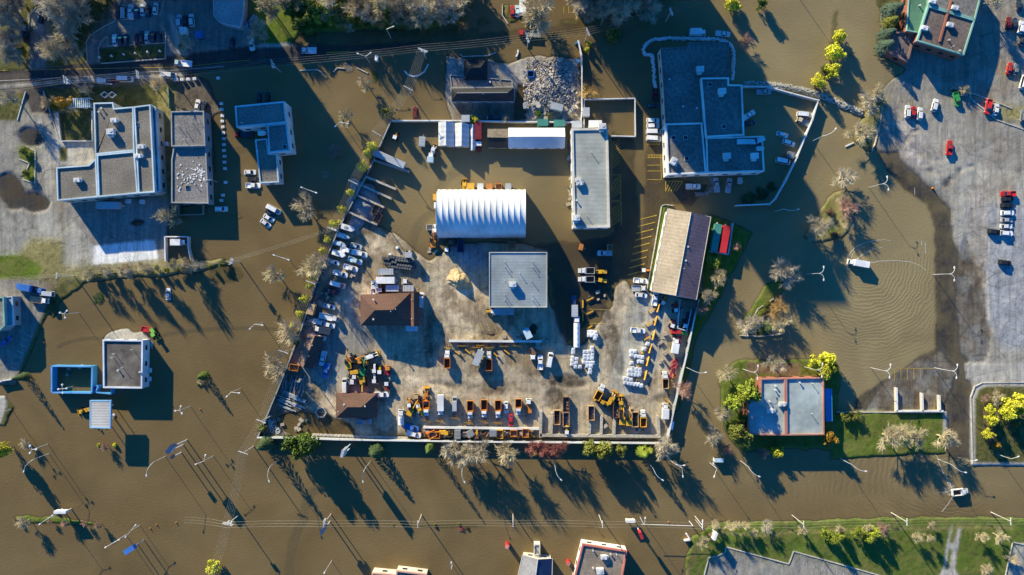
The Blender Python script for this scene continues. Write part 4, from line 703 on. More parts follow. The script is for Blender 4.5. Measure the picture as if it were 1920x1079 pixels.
        P.append(('hatch', b, steel())); b = MB(); b.box(L_/2-1.2, 0, .6, 2.2, 2.2, 1.2); P.append(('cab', b, paint(c))); cabin(P, L_/2-2.3, L_/2-.2, 2.1, 1.8, 2.8, .4, .1, c); wheels(P, (-L_/2+1, -L_/2+2.2, L_/2-1), .98, .5)
    elif kind == 'loader':
        B.box(-.9, 0, .9, 2.6, 1.5, .95, taper=.9); P.append(('body', B, paint(c))); P.append(('cab', MB().box(.55, 0, 1.0, 1.3, 1.35, 1.9, taper=.85), glass())); P.append(('cab_roof', MB().box(.55, 0, 2.9, 1.4, 1.4, .12), paint(c))); b = MB()
        for s in (-1, 1): b.tube((1.0, s*.5, 1.3), (2.7, s*.5, .6), .14, None, 4)
        P.append(('lift_arm', b, paint(c))); b = MB(); b.box(3.1, 0, .2, .7, 2.5, .12); b.box(2.8, 0, .25, .12, 2.5, .9); P.append(('bucket', b, paint(c2 if c2 != 'white' else 'yellow'))); wheels(P, (-1.3, 1.3), 1.05, .68)
    elif kind == 'digger':
        P.append(('body', MB().box(-.6, 0, 1.0, 2.8, 2.2, 1.1, taper=.92), paint(c))); P.append(('cab', MB().box(.7, .55, 1.1, 1.3, 1.0, 1.7, taper=.9), glass()))
        for s in (-1, 1): P.append(('track', MB().box(0, s*1.05, 0, 3.6, .5, .85), tyre()))
        P.append(('boom', MB().tube((.8, -.3, 1.6), (3.3, -.3, 3.6), .24, .18, 4), paint(c))); P.append(('dipper_arm', MB().tube((3.3, -.3, 3.6), (5.2, -.3, 1.6), .18, .13, 4), paint(c))); P.append(('bucket', MB().box(5.2, -.3, .7, .8, .9, .8, taper=.7), paint('dark')))
    elif kind == 'tractor':
        P.append(('bonnet', MB().box(.9, 0, .8, 1.9, .8, .8, taper=.9), paint(c))); P.append(('cab', MB().box(-.6, 0, .9, 1.3, 1.4, 1.5, taper=.85), glass())); P.append(('cab_roof', MB().box(-.6, 0, 2.4, 1.35, 1.4, .12), paint(c2))); wheels(P, (-.8,), .85, .75); wheels(P, (1.4,), .7, .45)
    elif kind == 'plough':      # long curved blade with push frame
        L_ = L_ or 3.4; vs = []; n = 7
        for s in (-1, 1):
            for i in range(n): a = -.6+2.0*i/(n-1); vs.append((.45*math.cos(a), s*L_/2, .65+.6*math.sin(a)))
        b = MB().add(vs+[(x-.07, y, z) for x, y, z in vs], [(i, i+1, n+i+1, n+i) for i in range(n-1)]+[(2*n+i, 3*n+i, 3*n+i+1, 2*n+i+1) for i in range(n-1)]+[(n-1, 2*n+n-1, 3*n+n-1, 2*n-1)]); P.append(('blade', b, paint(c))); b = MB()
        for i in range(6): b.box(.22, -L_/2+.3+i*(L_-.6)/5, .15, .12, .07, 1.0)
        P.append(('blade_ribs', b, mat('worn_yellow', (.45, .22, .03), .7)))
        b = MB(); b.tube((.2, 0, .5), (-1.0, .6, .4), .09); b.tube((.2, 0, .5), (-1.0, -.6, .4), .09); b.tube((-1.0, .6, .4), (-1.0, -.6, .4), .09); P.append(('push_frame', b, paint('dark')))
    elif kind == 'arm':
        L_ = L_ or 3.4; P.append(('beam', MB().box(0, 0, .35, L_, .42, .5, pitch=0), paint(c))); P.append(('hinge', MB().cyl(L_/2, 0, .2, .35, .8, 8), paint('dark'))); P.append(('foot', MB().box(-L_/2, 0, .2, .3, 1.0, .4), paint('dark')))
    elif kind == 'boat':
        n = 5; a = [(-2.6, .95), (.8, 1.0), (1.9, .6), (2.7, 0)]; pl = [(x, -y) for x, y in a]+[(x, y) for x, y in a[-2::-1]]
        P.append(('hull', MB().prism(pl, .5, 1.3), paint(c))); P.append(('cockpit', MB().box(-.7, 0, 1.3, 2.6, 1.3, .25, taper=.85), paint(c2))); P.append(('trailer_frame', MB().box(-.2, 0, .3, 5.4, .5, .15), steel())); wheels(P, (-1.2,), 1.0, .32)
    elif kind == 'camper':
        L_ = L_ or 4.6; pl = [(-L_/2, -1.0), (L_/2-.4, -1.0), (L_/2+.5, 0), (L_/2-.4, 1.0), (-L_/2, 1.0)]; P.append(('shell', MB().prism(pl, .5, 2.3), paint(c))); P.append(('roof_hatch', MB().box(-.4, 0, 2.3, 1.3, .9, .14), mat('dull_hatch', (.3, .34, .38), .5))); P.append(('rear_door', MB().box(-L_/2, 0, .7, .06, .9, 1.4), paint('silver'))); wheels(P, (-.6,), .95, .35)
    out = []
    for p in P:
        if p[0] == 'wheel': out.append(p)
        else: me = p[1].mesh(p[0]); me.materials.append(p[2]); out.append((p[0], me))
    PROTO[k] = out; return out
NAMES = dict(car=('parked_car', 'car'), suv=('parked_suv', 'car'), pickup=('pickup_truck', 'pickup'), van=('delivery_van', 'van'), box=('box_truck', 'truck'), dump=('dump_truck', 'dump truck'), flat=('flatbed_truck', 'truck'), trailer=('cargo_trailer', 'trailer'), semi=('semi_trailer', 'trailer'),
    skip=('waste_skip', 'skip'), tank=('tanker_truck', 'tanker'), loader=('wheel_loader', 'loader'), digger=('excavator', 'excavator'), tractor=('tractor', 'tractor'), plough=('snow_plough_blade', 'plough blade'), arm=('plough_arm', 'plough arm'), boat=('boat_on_trailer', 'boat'), camper=('camper_trailer', 'camper'))
DSC = dict(car='car', suv='estate car', pickup='pickup', van='van', box='box truck', dump='dump truck', flat='flatbed truck', trailer='ribbed trailer', semi='long trailer', skip='open skip', tank='tanker truck', loader='wheel loader', digger='excavator', tractor='tractor', plough='curved plough blade', arm='plough arm', boat='boat', camper='camper')
def veh(kind, c, px, py, a=0, c2=None, L_=None, group=None, z=None, desc=None):
    parts = build(kind, c, c2, L_); x, y = W(px, py, .8); zz = gz(px, py) if z is None else z; zz = max(zz, -.5)
    e = empty(NAMES[kind][0], (x, y, zz), a)
    for p in parts:
        if p[0] == 'wheel':
            w_ = obj('wheel', None, None, e, p[1], PROTO['wheel']); w_.scale = (p[2],)*3
            if kind in ('car', 'suv', 'pickup', 'van'): obj('rim', None, None, w_, None, PROTO['rim'])
        else: obj(p[0], None, None, e, None, p[1])
    c_ = CN.get(c, c); d = desc or (c_+' '+DSC[kind] if not (c2 and kind in ('dump', 'box', 'flat', 'pickup')) else c_+' '+DSC[kind]+' with '+CN.get(c2, c2)+(' bed' if kind != 'box' else ' box'))
    thing(e, d, NAMES[kind][1], px, py, group); return e
V = lambda s, g=None: [veh(t[0], t[1], float(t[2]), float(t[3]), float(t[4]), (t[5] if len(t) > 5 and t[5] != '-' else None), (float(t[6]) if len(t) > 6 else None), g) for t in (l.split() for l in s.strip().split(';') if l.strip())]
V('suv dark 223 24 90;van silver 234 24 90;pickup white 246 23 90;car navy 257 24 90;car pale 268 19 90;car dark 278 21 90;car white 292 17 86', 'cars in the upper car park')
V('car white 216 76 96;car dark 226 76 90;car dark 237 75 90;car maroon 258 74 90;suv dark 267 71 90;car silver 276 70 90;car dark 287.5 70 90;car dark 299 69 88', 'cars in the upper car park')
V('suv pale 337 40 90;car dark 348 40 90;suv white 360 39 94;suv dark 81 34 72;car dark 50 66 100;car navy 45 60 60;van white 318 142 -4;pickup white 197 153 -6;car dark 209 153 0;van white 236 149 0;car red 224 150 10;pickup white 472 82 -80;car dark 436 80 80;pickup blue 463 50 -68;car grey 473 39 60;car dark 485 182 90;car black 501 182 90;car maroon 778 211 90;car white 370 198 80;car dark 382 200 80')
V('flat pale 345 120 175 white 6.5;flat white 580 96 180 - 5.6;trailer white 348 61 0 - 2.6;trailer blue 377 68 0 - 2.8;car red 961 21 90;car pale 970 20 90;semi white 980 16 90 - 5.0')
V('flat red 993 64 176 grey 8.4;box white 1308 62 0 white 6.2;pickup white 1356 63 -5;pickup silver 1433 172 2;pickup white 1404 216 32;van white 1509 215 -5;flat beige 1507 229 155 grey 5.5;pickup maroon 1229 175 90;car dark 1225 198 0')
V('suv white 1225 226 0;suv white 1225 236 2;van white 1226 247 0;van white 1226 260 -4', 'white cars parked beside the navy complex')
V('car white 1468 252 -16;suv white 1480 268 -20;trailer grey 1481 292 -15 - 2.4;van white 1469 302 -12;pickup white 1300 350 0 orange;pickup silver 1344 347 96;pickup silver 1367 348 80;trailer silver 1386 340 0 - 1.4;car dark 1406 231 10')
V('car red 1892 129 78;car grey 1904 131 80;van white 1918 154 75;suv maroon 1890 45 85;car dark 1902 45 88;suv white 1913 52 80;car dark 1917 77 60;suv white 1752 198 75;suv white 1701 210 88;car red 1712 211 85;suv white 1724 214 84;pickup green 1793 187 -75;pickup red 1852 201 -100;car white 1867 206 80;suv grey 1917 218 85;pickup red 1779 278 84;car dark 1910 10 90')
V('pickup red 1889 364 180;car black 1888 374 0;suv black 1887 386 0;suv white 1888 400 0;car silver 1887 413 0;car white 1886 425 0;suv white 1886 438 -4', 'cars in the right-hand row'); V('suv black 1863 435 -8;suv black 1883 493 -8')
V('box white 1608 494 170 white 7.4;dump white 1799 922 6 white 6.2;semi silver 210 387 0 - 8.2;car white 468 323 0;car black 474 336 0;pickup white 474 348 0;flat red 457 252 180 dark 7;suv white 414 392 0;car white 314 552 90;box white 337 455 0 white 5.6')
V('van white 513 393 -28;car dark 507 400 -28;car white 503 409 -32;car white 497 419 -38', 'white cars in deep water'); V('box blue 49 539 170 blue 6;flat blue 72 544 -12 dark 5.4;van silver 90 551 175;flat white 76 563 -6 tan 7;loader lime 289 625 -60;pickup red 278 619 -10;loader yellow 159 770 195;car blue 12 640 40')
Y1 = 'vehicles parked along the west fence'
V('camper white 653 428 -17;boat pale 644 443 -17 white;boat silver 638 458 -17 pale;camper white 636 476 -17;pickup pale 666 489 -18 dark;car white 626 492 -17;pickup white 658 503 -17 orange;pickup white 639 514 -17;flat white 617 595 -12 white 7.4;pickup white 601 605 -15;pickup white 615 609 -15;box white 607 619 168 dark 6.4', Y1)
V('trailer silver 725 510 0 - 5.6;semi white 725 526 0 - 6.8;flat white 760 528 0 beige 2.6;trailer pale 737 541 0 - 4.6;trailer silver 767 541 0 - 4;pickup white 701 540 88;loader white 708 540 90;tractor yellow 714 541 90;van white 790 563 84;trailer white 773 615 0 - 4.2')
V('pickup blue 612 695 -105 orange;van white 647 723 90;pickup white 716 740 0;pickup silver 683 790 0;tank white 753 781 90 - 5.8;pickup blue 772 802 -17;pickup white 776 814 -17;flat orange 728 694 90 red 3.6;tractor white 703 692 90;tractor yellow 713 694 90;tractor white 703 711 90;tractor red 726 722 -90;loader white 696 668 20;digger orange 660 674 20;digger yellow 654 682 100;loader yellow 668 697 10;tractor yellow 669 706 0;digger green 681 694 80;flat white 659 716 0 grey 3.4;loader orange 674 677 0;digger yellow 681 716 -80')
V('dump white 839 674 90 orange 6.4;dump white 917 677 90 orange 7;skip orange 800 755 90 - 3.6;dump white 800 765 -90 orange 5.6;box white 827 759 -90 white 7.8;van silver 853 757 90;dump white 882 767 -90 orange 6.6;dump white 908 765 -90 orange 6.6;dump white 934 766 -90 orange 6.6;car white 949 764 -90;car red 958 788 -90;flat white 991 761 90 orange 5.4;flat white 999 664 -90 brown 4.6;pickup white 1013 680 90;van white 1031 675 80;semi silver 897 670 67 - 5.8;tractor orange 785 758 90')
V('skip tan 1044 782 90 black 5.4;skip brown 1061 758 90 brown 5.6;skip tan 1061 786 90 dark 5.4;skip tan 1108 774 90 dark 5.4;skip brown 1155 770 90 brown 5;skip tan 1190 786 90 black 5.6;dump white 1205 784 90 yellow 6.2;digger yellow 1166 786 90;digger yellow 1178 788 90;dump white 1124 735 62 yellow 6.2;loader yellow 1131 754 150;loader yellow 1146 748 60;box white 1246 770 88 white 5.6;dump white 1246 712 92 tan 6.4;box white 1265 648 80 white 5.6')
for o in bpy.data.objects:
    pass
V('pickup white 1196 620 -6;pickup white 1202 527 -6;flat white 1198 541 0 silver 5.4;car white 1202 554 -5;tractor orange 1209 507 0;tractor red 1265 579 100;tractor red 1260 608 70;tractor black 1283 608 80;loader red 1268 622 0;car green 1278 625 0')
V('tank white 1081 622 90 - 11.6;trailer silver 1077 583 90 - 4.4;car navy 1076 566 90;dump white 1099 508 180 silver 6;dump white 1099 524 180 silver 6;loader yellow 1127 510 180;loader yellow 1127 526 170;pickup pale 1134 475 180;skip tan 1143 465 0 brown 2;trailer orange 1089 464 -15 - 1.4;skip tan 960 460 0 brown 3;semi silver 945 584 180 - 7.4;tractor yellow 921 584 180;trailer silver 792 267 85 - 3.6;tractor orange 742 256 70;loader white 812 284 70;box white 808 296 85 pale 4;semi maroon 897 248 90 - 6.4;box maroon 897 276 -90 white 3.4;skip maroon 846 456 0 brown 3.4;skip navy 864 462 90 dark 4.6;digger orange 812 455 90;tractor yellow 838 466 90;tractor white 815 430 90;skip silver 806 427 90 - 2;skip grey 816 437 90 - 2;car maroon 921 222 0;car dark 930 222 0')
V('loader yellow 871 350 90;trailer yellow 882 350 0 - 3.0;trailer white 901 351 0 - 2.2;trailer orange 918 351 0 - 2.2;skip orange 935 351 0 brown 2.2;trailer silver 953 351 0 - 2.2;trailer yellow 818 371 90 - 2.4;trailer white 818 386 0 - 1.4', 'small machines behind the arched hall')
PG = 'plough blades stored along the walls'
for x, y, l in ((841, 651, 3.2), (866, 648, 3.4), (893, 650.5, 3.2), (900, 647, 2.8), (918, 651, 3.6), (945, 649, 3.4), (970, 648, 3.2)): veh('plough', 'yellow', x, y, -90, None, l, PG, desc='yellow curved plough blade')
for x, y, a in ((800, 788, -95), (825, 789, -100), (852, 783, -95), (878, 792, -97), (907, 790, -105), (933, 792, -93)): veh('plough', 'yellow', x, y, a, None, 3.4, PG, desc='yellow curved plough blade')
for x, y, a, l in ((878, 660, -40, 3), (951, 661, -38, 3), (930, 666, -45, 2.4), (858, 662, -40, 2.4), (1093, 569, 90, 3.4), (1093, 594, 90, 3.4), (1107, 561, 25, 3), (1107, 586, 25, 3), (1106, 614, 28, 3)): veh('arm', 'yellow', x, y, a, None, l, 'plough arms lying in the yard', desc='yellow plough arm')
for x, y in ((1235, 577), (1230, 602), (1226, 629), (1220, 654), (1215, 678), (1211, 704)):
    veh('plough', 'yellow', x, y, 165, None, 3.7, PG, desc='upright yellow plough blade'); veh('arm', 'yellow', x-12, y+5, 30, None, 3.1, 'plough arms lying in the yard', desc='yellow plough arm')
for x, y, a, l in ((784, 812, 0, 3), (860, 812, 40, 3), (856, 816, 30, 2), (902, 809, 60, 2.6), (945, 818, 35, 3), (975, 812, 90, 2), (980, 811, 90, 2.4), (962, 812, 80, 2), (888, 814, 10, 2.4), (1257, 725, 80, 6), (1260, 712, 78, 5), (1251, 752, -50, 2.6)): veh('arm', 'yellow' if l != 3 else 'orange', x, y, a, None, l, 'plough arms lying in the yard', desc='long yellow boom section')
for k in range(26):
    c_ = random.Random(k*7+1); veh('arm' if k % 3 else 'plough', c_.choice(['yellow', 'orange', 'yellow', 'brown', 'tan']), 795+k*8.2+c_.uniform(-3, 3), 811+c_.uniform(-4, 5), c_.uniform(0, 180), None, c_.choice([1.8, 2.4, 3.2]), 'plough arms lying in the yard', desc='worn boom section')
for k in range(9):
    c_ = random.Random(k*5+2); veh(c_.choice(['skip', 'tractor', 'loader', 'trailer']), c_.choice(['orange', 'yellow', 'grey', 'brown']), 815+k*21+c_.uniform(-5, 5), 812+c_.uniform(-2, 3), c_.choice([0, 90, 30, 150]), 'brown', 2.6 if k % 2 else 3.2)
# small things ------------------------------------------------------------------------------------------------
SM = {}
def small(kind, px, py, a=0, s=1.0, desc=None, cat=None, group=None, z=None, sc_=None):
    if kind not in SM:
        A = []
        if kind == 'tote': A = [('bag', MB().box(0, 0, .15, 1.7, 1.7, 1.5, taper=.93), paint('white')), ('lid', MB().box(0, 0, 1.65, 1.1, 1.1, .12, taper=.8), mat('lid_grey', (.5, .55, .6), .5)), ('pallet', MB().box(0, 0, 0, 1.8, 1.8, .14), wood())]
        elif kind == 'block': A = [('block', MB().box(0, 0, 0, 1.5, 1.2, 1.1, taper=.93), paint('white')), ('lifting_eye', MB().cyl(0, 0, 1.1, .16, .12, 6), paint('grey'))]
        elif kind == 'tyre_ring':
            m = MB(); n = 12
            for i in range(n): a0, a1 = 2*math.pi*i/n, 2*math.pi*(i+1)/n; m.tube((.95*math.cos(a0), .95*math.sin(a0), .3), (.95*math.cos(a1), .95*math.sin(a1), .3), .2, None, 6)
            A = [('hoop', m, mat('pale_pipe', (.5, .55, .6), .6))]
        elif kind == 'barrel': A = [('drum', MB().cyl(0, 0, 0, .5, 1.3, 10), mat('black_drum', (.02, .022, .026), .5)), ('rim', MB().cyl(0, 0, 1.3, .42, .04, 10), mat('drum_rim', (.12, .13, .14), .5))]
        elif kind == 'bollard': A = [('post', MB().cyl(0, 0, 0, .28, 1.0, 8), paint('white')), ('globe', MB().cyl(0, 0, 1.0, .42, .35, 8, .2), paint('white'))]
        elif kind == 'pipe': A = [('pipe', MB().tube((-4, 0, .35), (4, 0, .35), .28, None, 8), mat('bare_steel_pipe', (.42, .44, .46), .5, metal=.2)), ('end_collar', MB().tube((3.7, 0, .35), (4.05, 0, .35), .36, None, 8), paint('dark'))]
        elif kind == 'crate': A = [('crate_body', MB().box(0, 0, 0, 1.6, 1.1, .9), wood()), ('crate_lid', MB().box(0, 0, .9, 1.66, 1.16, .08), mat('crate_lid', (.42, .36, .28), .9, 3, .3))]
        elif kind == 'concblock': A = [('block', MB().box(0, 0, 0, 1.75, 1.15, 1.0, taper=.97), conc()), ('stud', MB().box(0, 0, 1.0, .5, .35, .12), conc())]
        elif kind == 'person': A = [('person', None, None)]
        elif kind == 'cone': A = [('cone', MB().cyl(0, 0, .05, .32, .9, 8, .06), paint('orange')), ('base', MB().box(0, 0, 0, .7, .7, .05), paint('orange'))]
        elif kind == 'stone': A = [('stone', MB().cyl(0, 0, 0, .55, .45, 7, .3), conc())]
        elif kind == 'tanks': A = [('tank', MB().cyl(0, 0, 0, .75, 1.3, 12), mat('tank_blue', (.3, .5, .7), .5)), ('cover', MB().cyl(0, 0, 1.3, .8, .1, 12, .3), paint('white'))]
        SM[kind] = []
        for n_, m_, mt in A: me = m_.mesh(n_); me.materials.append(mt); SM[kind].append((n_, me))
    nm = dict(tote='bulk_bag', block='white_block', tyre_ring='pipe_hoop', barrel='black_drum', bollard='bollard_light', pipe='steel_pipe', crate='wooden_crate', concblock='concrete_block', cone='traffic_cone', stone='boulder', tanks='round_tank')[kind]
    x, y = W(px, py, .7); zz = max(gz(px, py), -.5) if z is None else z
    if len(SM[kind]) == 1: e = obj(nm, None, None, None, (x, y, zz), SM[kind][0][1]); e.rotation_euler = (0, 0, R(a)); e.scale = (s,)*3
    else:
        e = empty(nm, (x, y, zz), a); e.scale = (s,)*3 if not sc_ else sc_
        for n_, me in SM[kind]: obj(n_, None, None, e, None, me)
    thing(e, desc or nm.replace('_', ' '), cat or nm.replace('_', ' '), px, py, group); return e
rg = random.Random(9)
A_ = [(400, 283), (430, 283), (402, 315), (437, 325), (467, 330), (497, 335), (465, 372), (493, 375), (402, 388), (412, 430), (380, 455), (410, 455), (443, 440), (473, 445), (443, 468), (473, 468), (380, 488), (410, 490), (440, 492), (468, 492), (340, 525), (368, 528), (395, 535), (345, 560), (375, 568), (403, 572), (432, 577), (460, 580), (488, 590), (547, 215), (513, 262)]
for x, y in A_: small('tote', 1100+x/4.795, 600+y/4.795, rg.uniform(-15, 15), .8, 'white bulk bag', 'bulk bag', 'white bulk bags on the right of the yard')
B2 = [(1700, 268), (1700, 290), (1695, 340), (1730, 350), (1690, 370), (1725, 385), (1690, 398), (1720, 420), (1800, 285), (1835, 285), (1870, 250), (1870, 280), (1800, 320), (1835, 320), (1870, 315), (1800, 345), (1835, 345), (1868, 345), (1797, 380), (1825, 382), (1853, 383), (1875, 383), (1825, 413), (1858, 413), (1850, 445), (1850, 470), (1760, 420), (1842, 108), (1870, 108), (1842, 138), (1870, 140), (1900, 115), (1905, 140), (1895, 165)]
for x, y in B2: small('tote', 720+x/4.795, 600+y/4.795, rg.uniform(-12, 12), .8, 'white bulk bag', 'bulk bag', 'white bulk bags beside the tanker')
for x, y in ((414, 194), (415, 205), (416, 217), (416, 227), (417, 238), (418, 249), (419, 260), (419, 271), (419, 282), (420, 293), (420, 304), (421, 316), (422, 342), (417, 366), (414, 376), (408, 146), (342, 150), (353, 149), (365, 148), (331, 150)): small('block', x, y, rg.uniform(-8, 8), .85, 'white concrete block', 'block', 'white blocks in a row')
for x, y in [(1605, 155), (1590, 190), (1585, 220), (1645, 160), (1708, 155), (1705, 205), (1565, 235), (1552, 262)]: small('tyre_ring', 400+x/4.795, 200+y/4.795, 0, .8, 'pale pipe hoop', 'hoop', 'pipe hoops')
for x, y in [(1105, 195), (1105, 200), (1109, 194), (1132, 193), (1145, 195), (1154, 195), (1159, 195), (1165, 195), (1170, 195), (1175, 195), (1186, 197), (1103, 219), (1107, 219), (1111, 220), (1115, 219), (1120, 219), (1125, 218), (1129, 219), (1133, 220)]: small('tyre_ring', x, y, 0, .62, 'pale pipe hoop', 'hoop', 'pipe hoops in the pen')
for r_ in range(2):
    for i in range(12): small('barrel', 719+i*5.0+r_*3, 485+r_*9+i*.6-(4 if 2 < i < 5 else 0), 0, 1.15, 'black drum', 'drum', 'black drums stacked above the trailers')
for r_ in range(2):
    for i in range(9): small('barrel', 731+i*4.8, 481.5+r_*18+i*.7, 0, 1.05, 'black drum', 'drum', 'black drums stacked above the trailers')
for x, y in ((187, 108), (210, 106), (233, 103), (255, 101), (278, 99), (301, 97)): small('bollard', x, y, 0, 1, 'white garden lamp', 'lamp', 'garden lamps in a row')
for k in range(26): small('pipe', 520+rg.uniform(10, 45), 748+k*1.1-8, -22+rg.uniform(-4, 4), rg.uniform(.5, .8), 'steel pipe', 'pipe', 'stacked pipes in the yard corner')
for k in range(24): small('pipe', 530+(k % 6)*7.5+rg.uniform(-2, 2), 712+(k//6)*9, 75+rg.uniform(-10, 10), rg.uniform(.3, .55), 'short steel pipe', 'pipe', 'stacked pipes in the yard corner')
for k in range(6): small('pipe', 604+k*.8, 568+k*1.8, -17, .5, 'steel pipe', 'pipe', 'pipes beside the fence')
for k in range(14): small('tyre_ring', 500+rg.uniform(2, 22), 785+rg.uniform(0, 28), 0, rg.uniform(.5, .8), 'pale drum', 'hoop', 'drum rims in the bottom left corner')
for k in range(26): small('concblock', 588+k*6.9, 816+.25*k, rg.uniform(-6, 6), .75, 'grey concrete block', 'block', 'concrete blocks lined along the bottom wall')
for k in range(40): small('crate', 795+rg.uniform(0, 215), 812+rg.uniform(-3, 5), rg.uniform(0, 90), rg.uniform(.5, 1.0), 'wooden crate', 'crate', 'crates along the bottom wall')
for k in range(26): small('crate', 572+rg.uniform(0, 20), 596+rg.uniform(0, 26), rg.uniform(0, 40), .6, 'small crate', 'crate', 'crates beside the fence')
for x, y in ((945, 632), (963, 633), (968, 636), (975, 636), (962, 628), (971, 628)): small('crate', x+0, y, 5, .9, 'dark crate', 'crate', 'crates at the plough wall')
for k in range(10): small('crate', 1010+rg.uniform(-12, 8), 645+rg.uniform(-4, 10), rg.uniform(0, 90), .6, 'small crate', 'crate', 'crates at the plough wall')
for k in range(10): small('crate', 803+rg.uniform(0, 18), 445+rg.uniform(0, 30), rg.uniform(0, 90), rg.uniform(.5, .9), 'small crate', 'crate', 'crates beside the hall')
for x, y in ((564, 712), (560, 716), (566, 790), (563, 787)): small('crate', x, y, 20, .8, 'reddish crate', 'crate')
for x, y in ((1428, 953), (1434, 953), (1464, 953), (1468, 954), (1475, 955)): small('stone', x, y, 0, .8, 'pale boulder', 'boulder')
for x, y in ((987, 989), (993, 991)): small('stone', x, y, 0, 1.1, 'pale boulder', 'boulder')
for x, y in ((1584, 470), (1587, 468), (1573, 500), (1254, 980), (1750, 353), (81, 643), (374, 768), (1588, 181), (329, 981), (292, 985), (280, 992), (1140, 466)): small('cone', x, y, 0, 1.2, 'orange cone', 'cone', None)
small('tanks', 1053, 168, 0, 1.1, 'round pale blue tank', 'tank'); small('tanks', 212, 779, 0, .7, 'blue tank', 'tank'); small('tanks', 745, 465, 0, .7, 'white tank', 'tank'); small('tanks', 732, 478, 0, .7, 'white tank', 'tank')
for x, y in ((279, 695), (278, 711)): small('tote', x, y, 0, 1.0, 'pale blue bin', 'bin')
for x, y in ((242, 378), (268, 379), (314, 271)): small('tote', x, y, 0, .9, 'pale storage bin', 'bin')
CL2 = [(125, 700, 10, 10, 6), (160, 690, 14, 3, 5), (655, 500, 14, 40, 10), (606, 555, 14, 14, 14), (596, 640, 8, 20, 8), (668, 690, 18, 22, 12), (792, 775, 10, 16, 14), (1020, 640, 12, 6, 8), (1275, 590, 10, 26, 12), (1240, 640, 8, 40, 8), (815, 440, 8, 26, 10), (700, 665, 9, 6, 6), (1160, 800, 60, 10, 12), (830, 812, 60, 5, 12), (1064, 228, 20, 4, 6), (1068, 330, 3, 60, 14), (540, 800, 40, 12, 12), (1120, 540, 16, 24, 6), (870, 642, 40, 4, 6)]
for cx_, cy_, ax_, ay_, n_ in CL2:
    for k in range(n_):
        q = rg.random(); px_, py_ = cx_+rg.uniform(-ax_, ax_), cy_+rg.uniform(-ay_, ay_)
        if q < .55: small('crate', px_, py_, rg.uniform(0, 90), rg.uniform(.5, 1.1), rg.choice(['wooden crate', 'weathered crate', 'slatted crate']), 'crate', 'odd crates about the yard')
        elif q < .8: small('barrel', px_, py_, 0, rg.uniform(.7, 1.0), 'dark drum', 'drum', 'odd drums about the yard')
        else: small('pipe', px_, py_, rg.uniform(0, 180), rg.uniform(.2, .4), 'short loose pipe', 'pipe', 'loose pipes about the yard')
V('pickup white 652 470 -17 dark;car silver 668 462 -17;pickup white 676 476 -17;van white 634 534 -17;pickup dark 622 546 -17;car white 618 575 -14;pickup white 598 632 -15;pickup silver 593 660 -104;pickup white 606 672 -104', 'vehicles parked along the west fence')
V('loader orange 800 742 90;digger yellow 771 770 60;tractor orange 768 756 90;flat tan 781 748 90 brown 4;loader yellow 789 768 120;pickup white 1228 560 80;tractor orange 1243 566 60;car red 1272 640 80;pickup dark 1290 600 80;dump white 972 762 -90 orange 6;tractor yellow 1062 806 90;loader yellow 1163 757 90')
# walls and fences -------------------------------------------------------------------------------------------
def wall(desc, pts, h, t, m, cap=None, nm='boundary_wall', cat='wall', zb=-.8, posts=0):
    P = wpath(pts); cx, cy = P[0]; r = empty(nm, (cx, cy, 0)); thing(r, desc, cat, pts[0][0], pts[0][1], exact=True); Q = [(x-cx, y-cy) for x, y in P]
    mb = MB(); ribbon(mb, Q, t, zb, h-.1); obj('panel', mb, m, r); mb = MB(); ribbon(mb, Q, t+.16, h-.1, h+.06); obj('cap', mb, cap or m, r)
    if posts:
        for (ax, ay), (bx, by) in zip(Q, Q[1:]):
            n = max(1, int(math.hypot(bx-ax, by-ay)/posts))
            for k in range(n): obj('post', MB().box(ax+(bx-ax)*k/n, ay+(by-ay)*k/n, zb, t+.35, t+.35, h+.2-zb), m, r)
    return r
wcap = mat('pale_coping', (.72, .72, .7), .6, 2, .15)
wall('long white-capped wall along the bottom of the depot yard', [(487, 818), (560, 819), (640, 822), (900, 826), (1246, 829)], 2.7, .35, grey_w, wcap)
wall('white-capped wall slanting along the right side of the depot yard', [(1247, 829), (1262, 760), (1285, 660), (1300, 590), (1307, 562)], 2.9, .35, grey_w, wcap)
wall('dark slanting fence along the left side of the depot yard', [(735, 229), (690, 330), (640, 425), (600, 520), (560, 640), (520, 740), (487, 818)], 2.2, .25, mat('fence_green', (.07, .1, .1), .7), mat('fence_rail', (.3, .33, .34), .5), 'slat_fence', 'fence', posts=9)
wall('pale wall across the top of the depot yard', [(735, 229), (860, 229), (960, 231), (1088, 232), (1090, 212), (1090, 110), (1083, 80)], 2.2, .3, cream, wcap); wall('white pipe fence round the tyre pen', [(1094, 258), (1094, 189), (1189, 187), (1190, 258), (1146, 257)], 1.8, .22, mat('pen_panel', (.3, .34, .36), .6), wcap, 'pipe_fence', 'fence')
wall('long curved white fence right of the navy complex', [(1392, 165), (1437, 166), (1480, 178), (1530, 191), (1519, 228), (1506, 258), (1490, 298), (1470, 340), (1450, 375), (1440, 384), (1376, 387)], 2.2, .25, mat('site_fence', (.55, .57, .57), .6), wcap, 'site_fence', 'fence', posts=12)
bw = mat('bay_blocks', (.42, .39, .33), .9, 1.2, .35)
for i, pts in enumerate(([(702, 302), (767, 323)], [(688, 333), (743, 356)], [(682, 350), (735, 374)], [(673, 368), (721, 390)], [(656, 399), (708, 422)])): wall(['uppermost', 'second', 'third', 'fourth', 'lowest'][i]+' block wall of the gravel storage bays', pts, 2.0, .6, bw, None, 'bay_wall')
wall('straight pale block wall above the row of plough blades', [(843, 639), (1014, 640)], 1.6, .7, conc(), wcap, 'plough_wall'); wall('pale block wall below the row of dump trucks', [(795, 800), (1013, 803)], 1.5, .7, conc(), wcap, 'plough_wall')
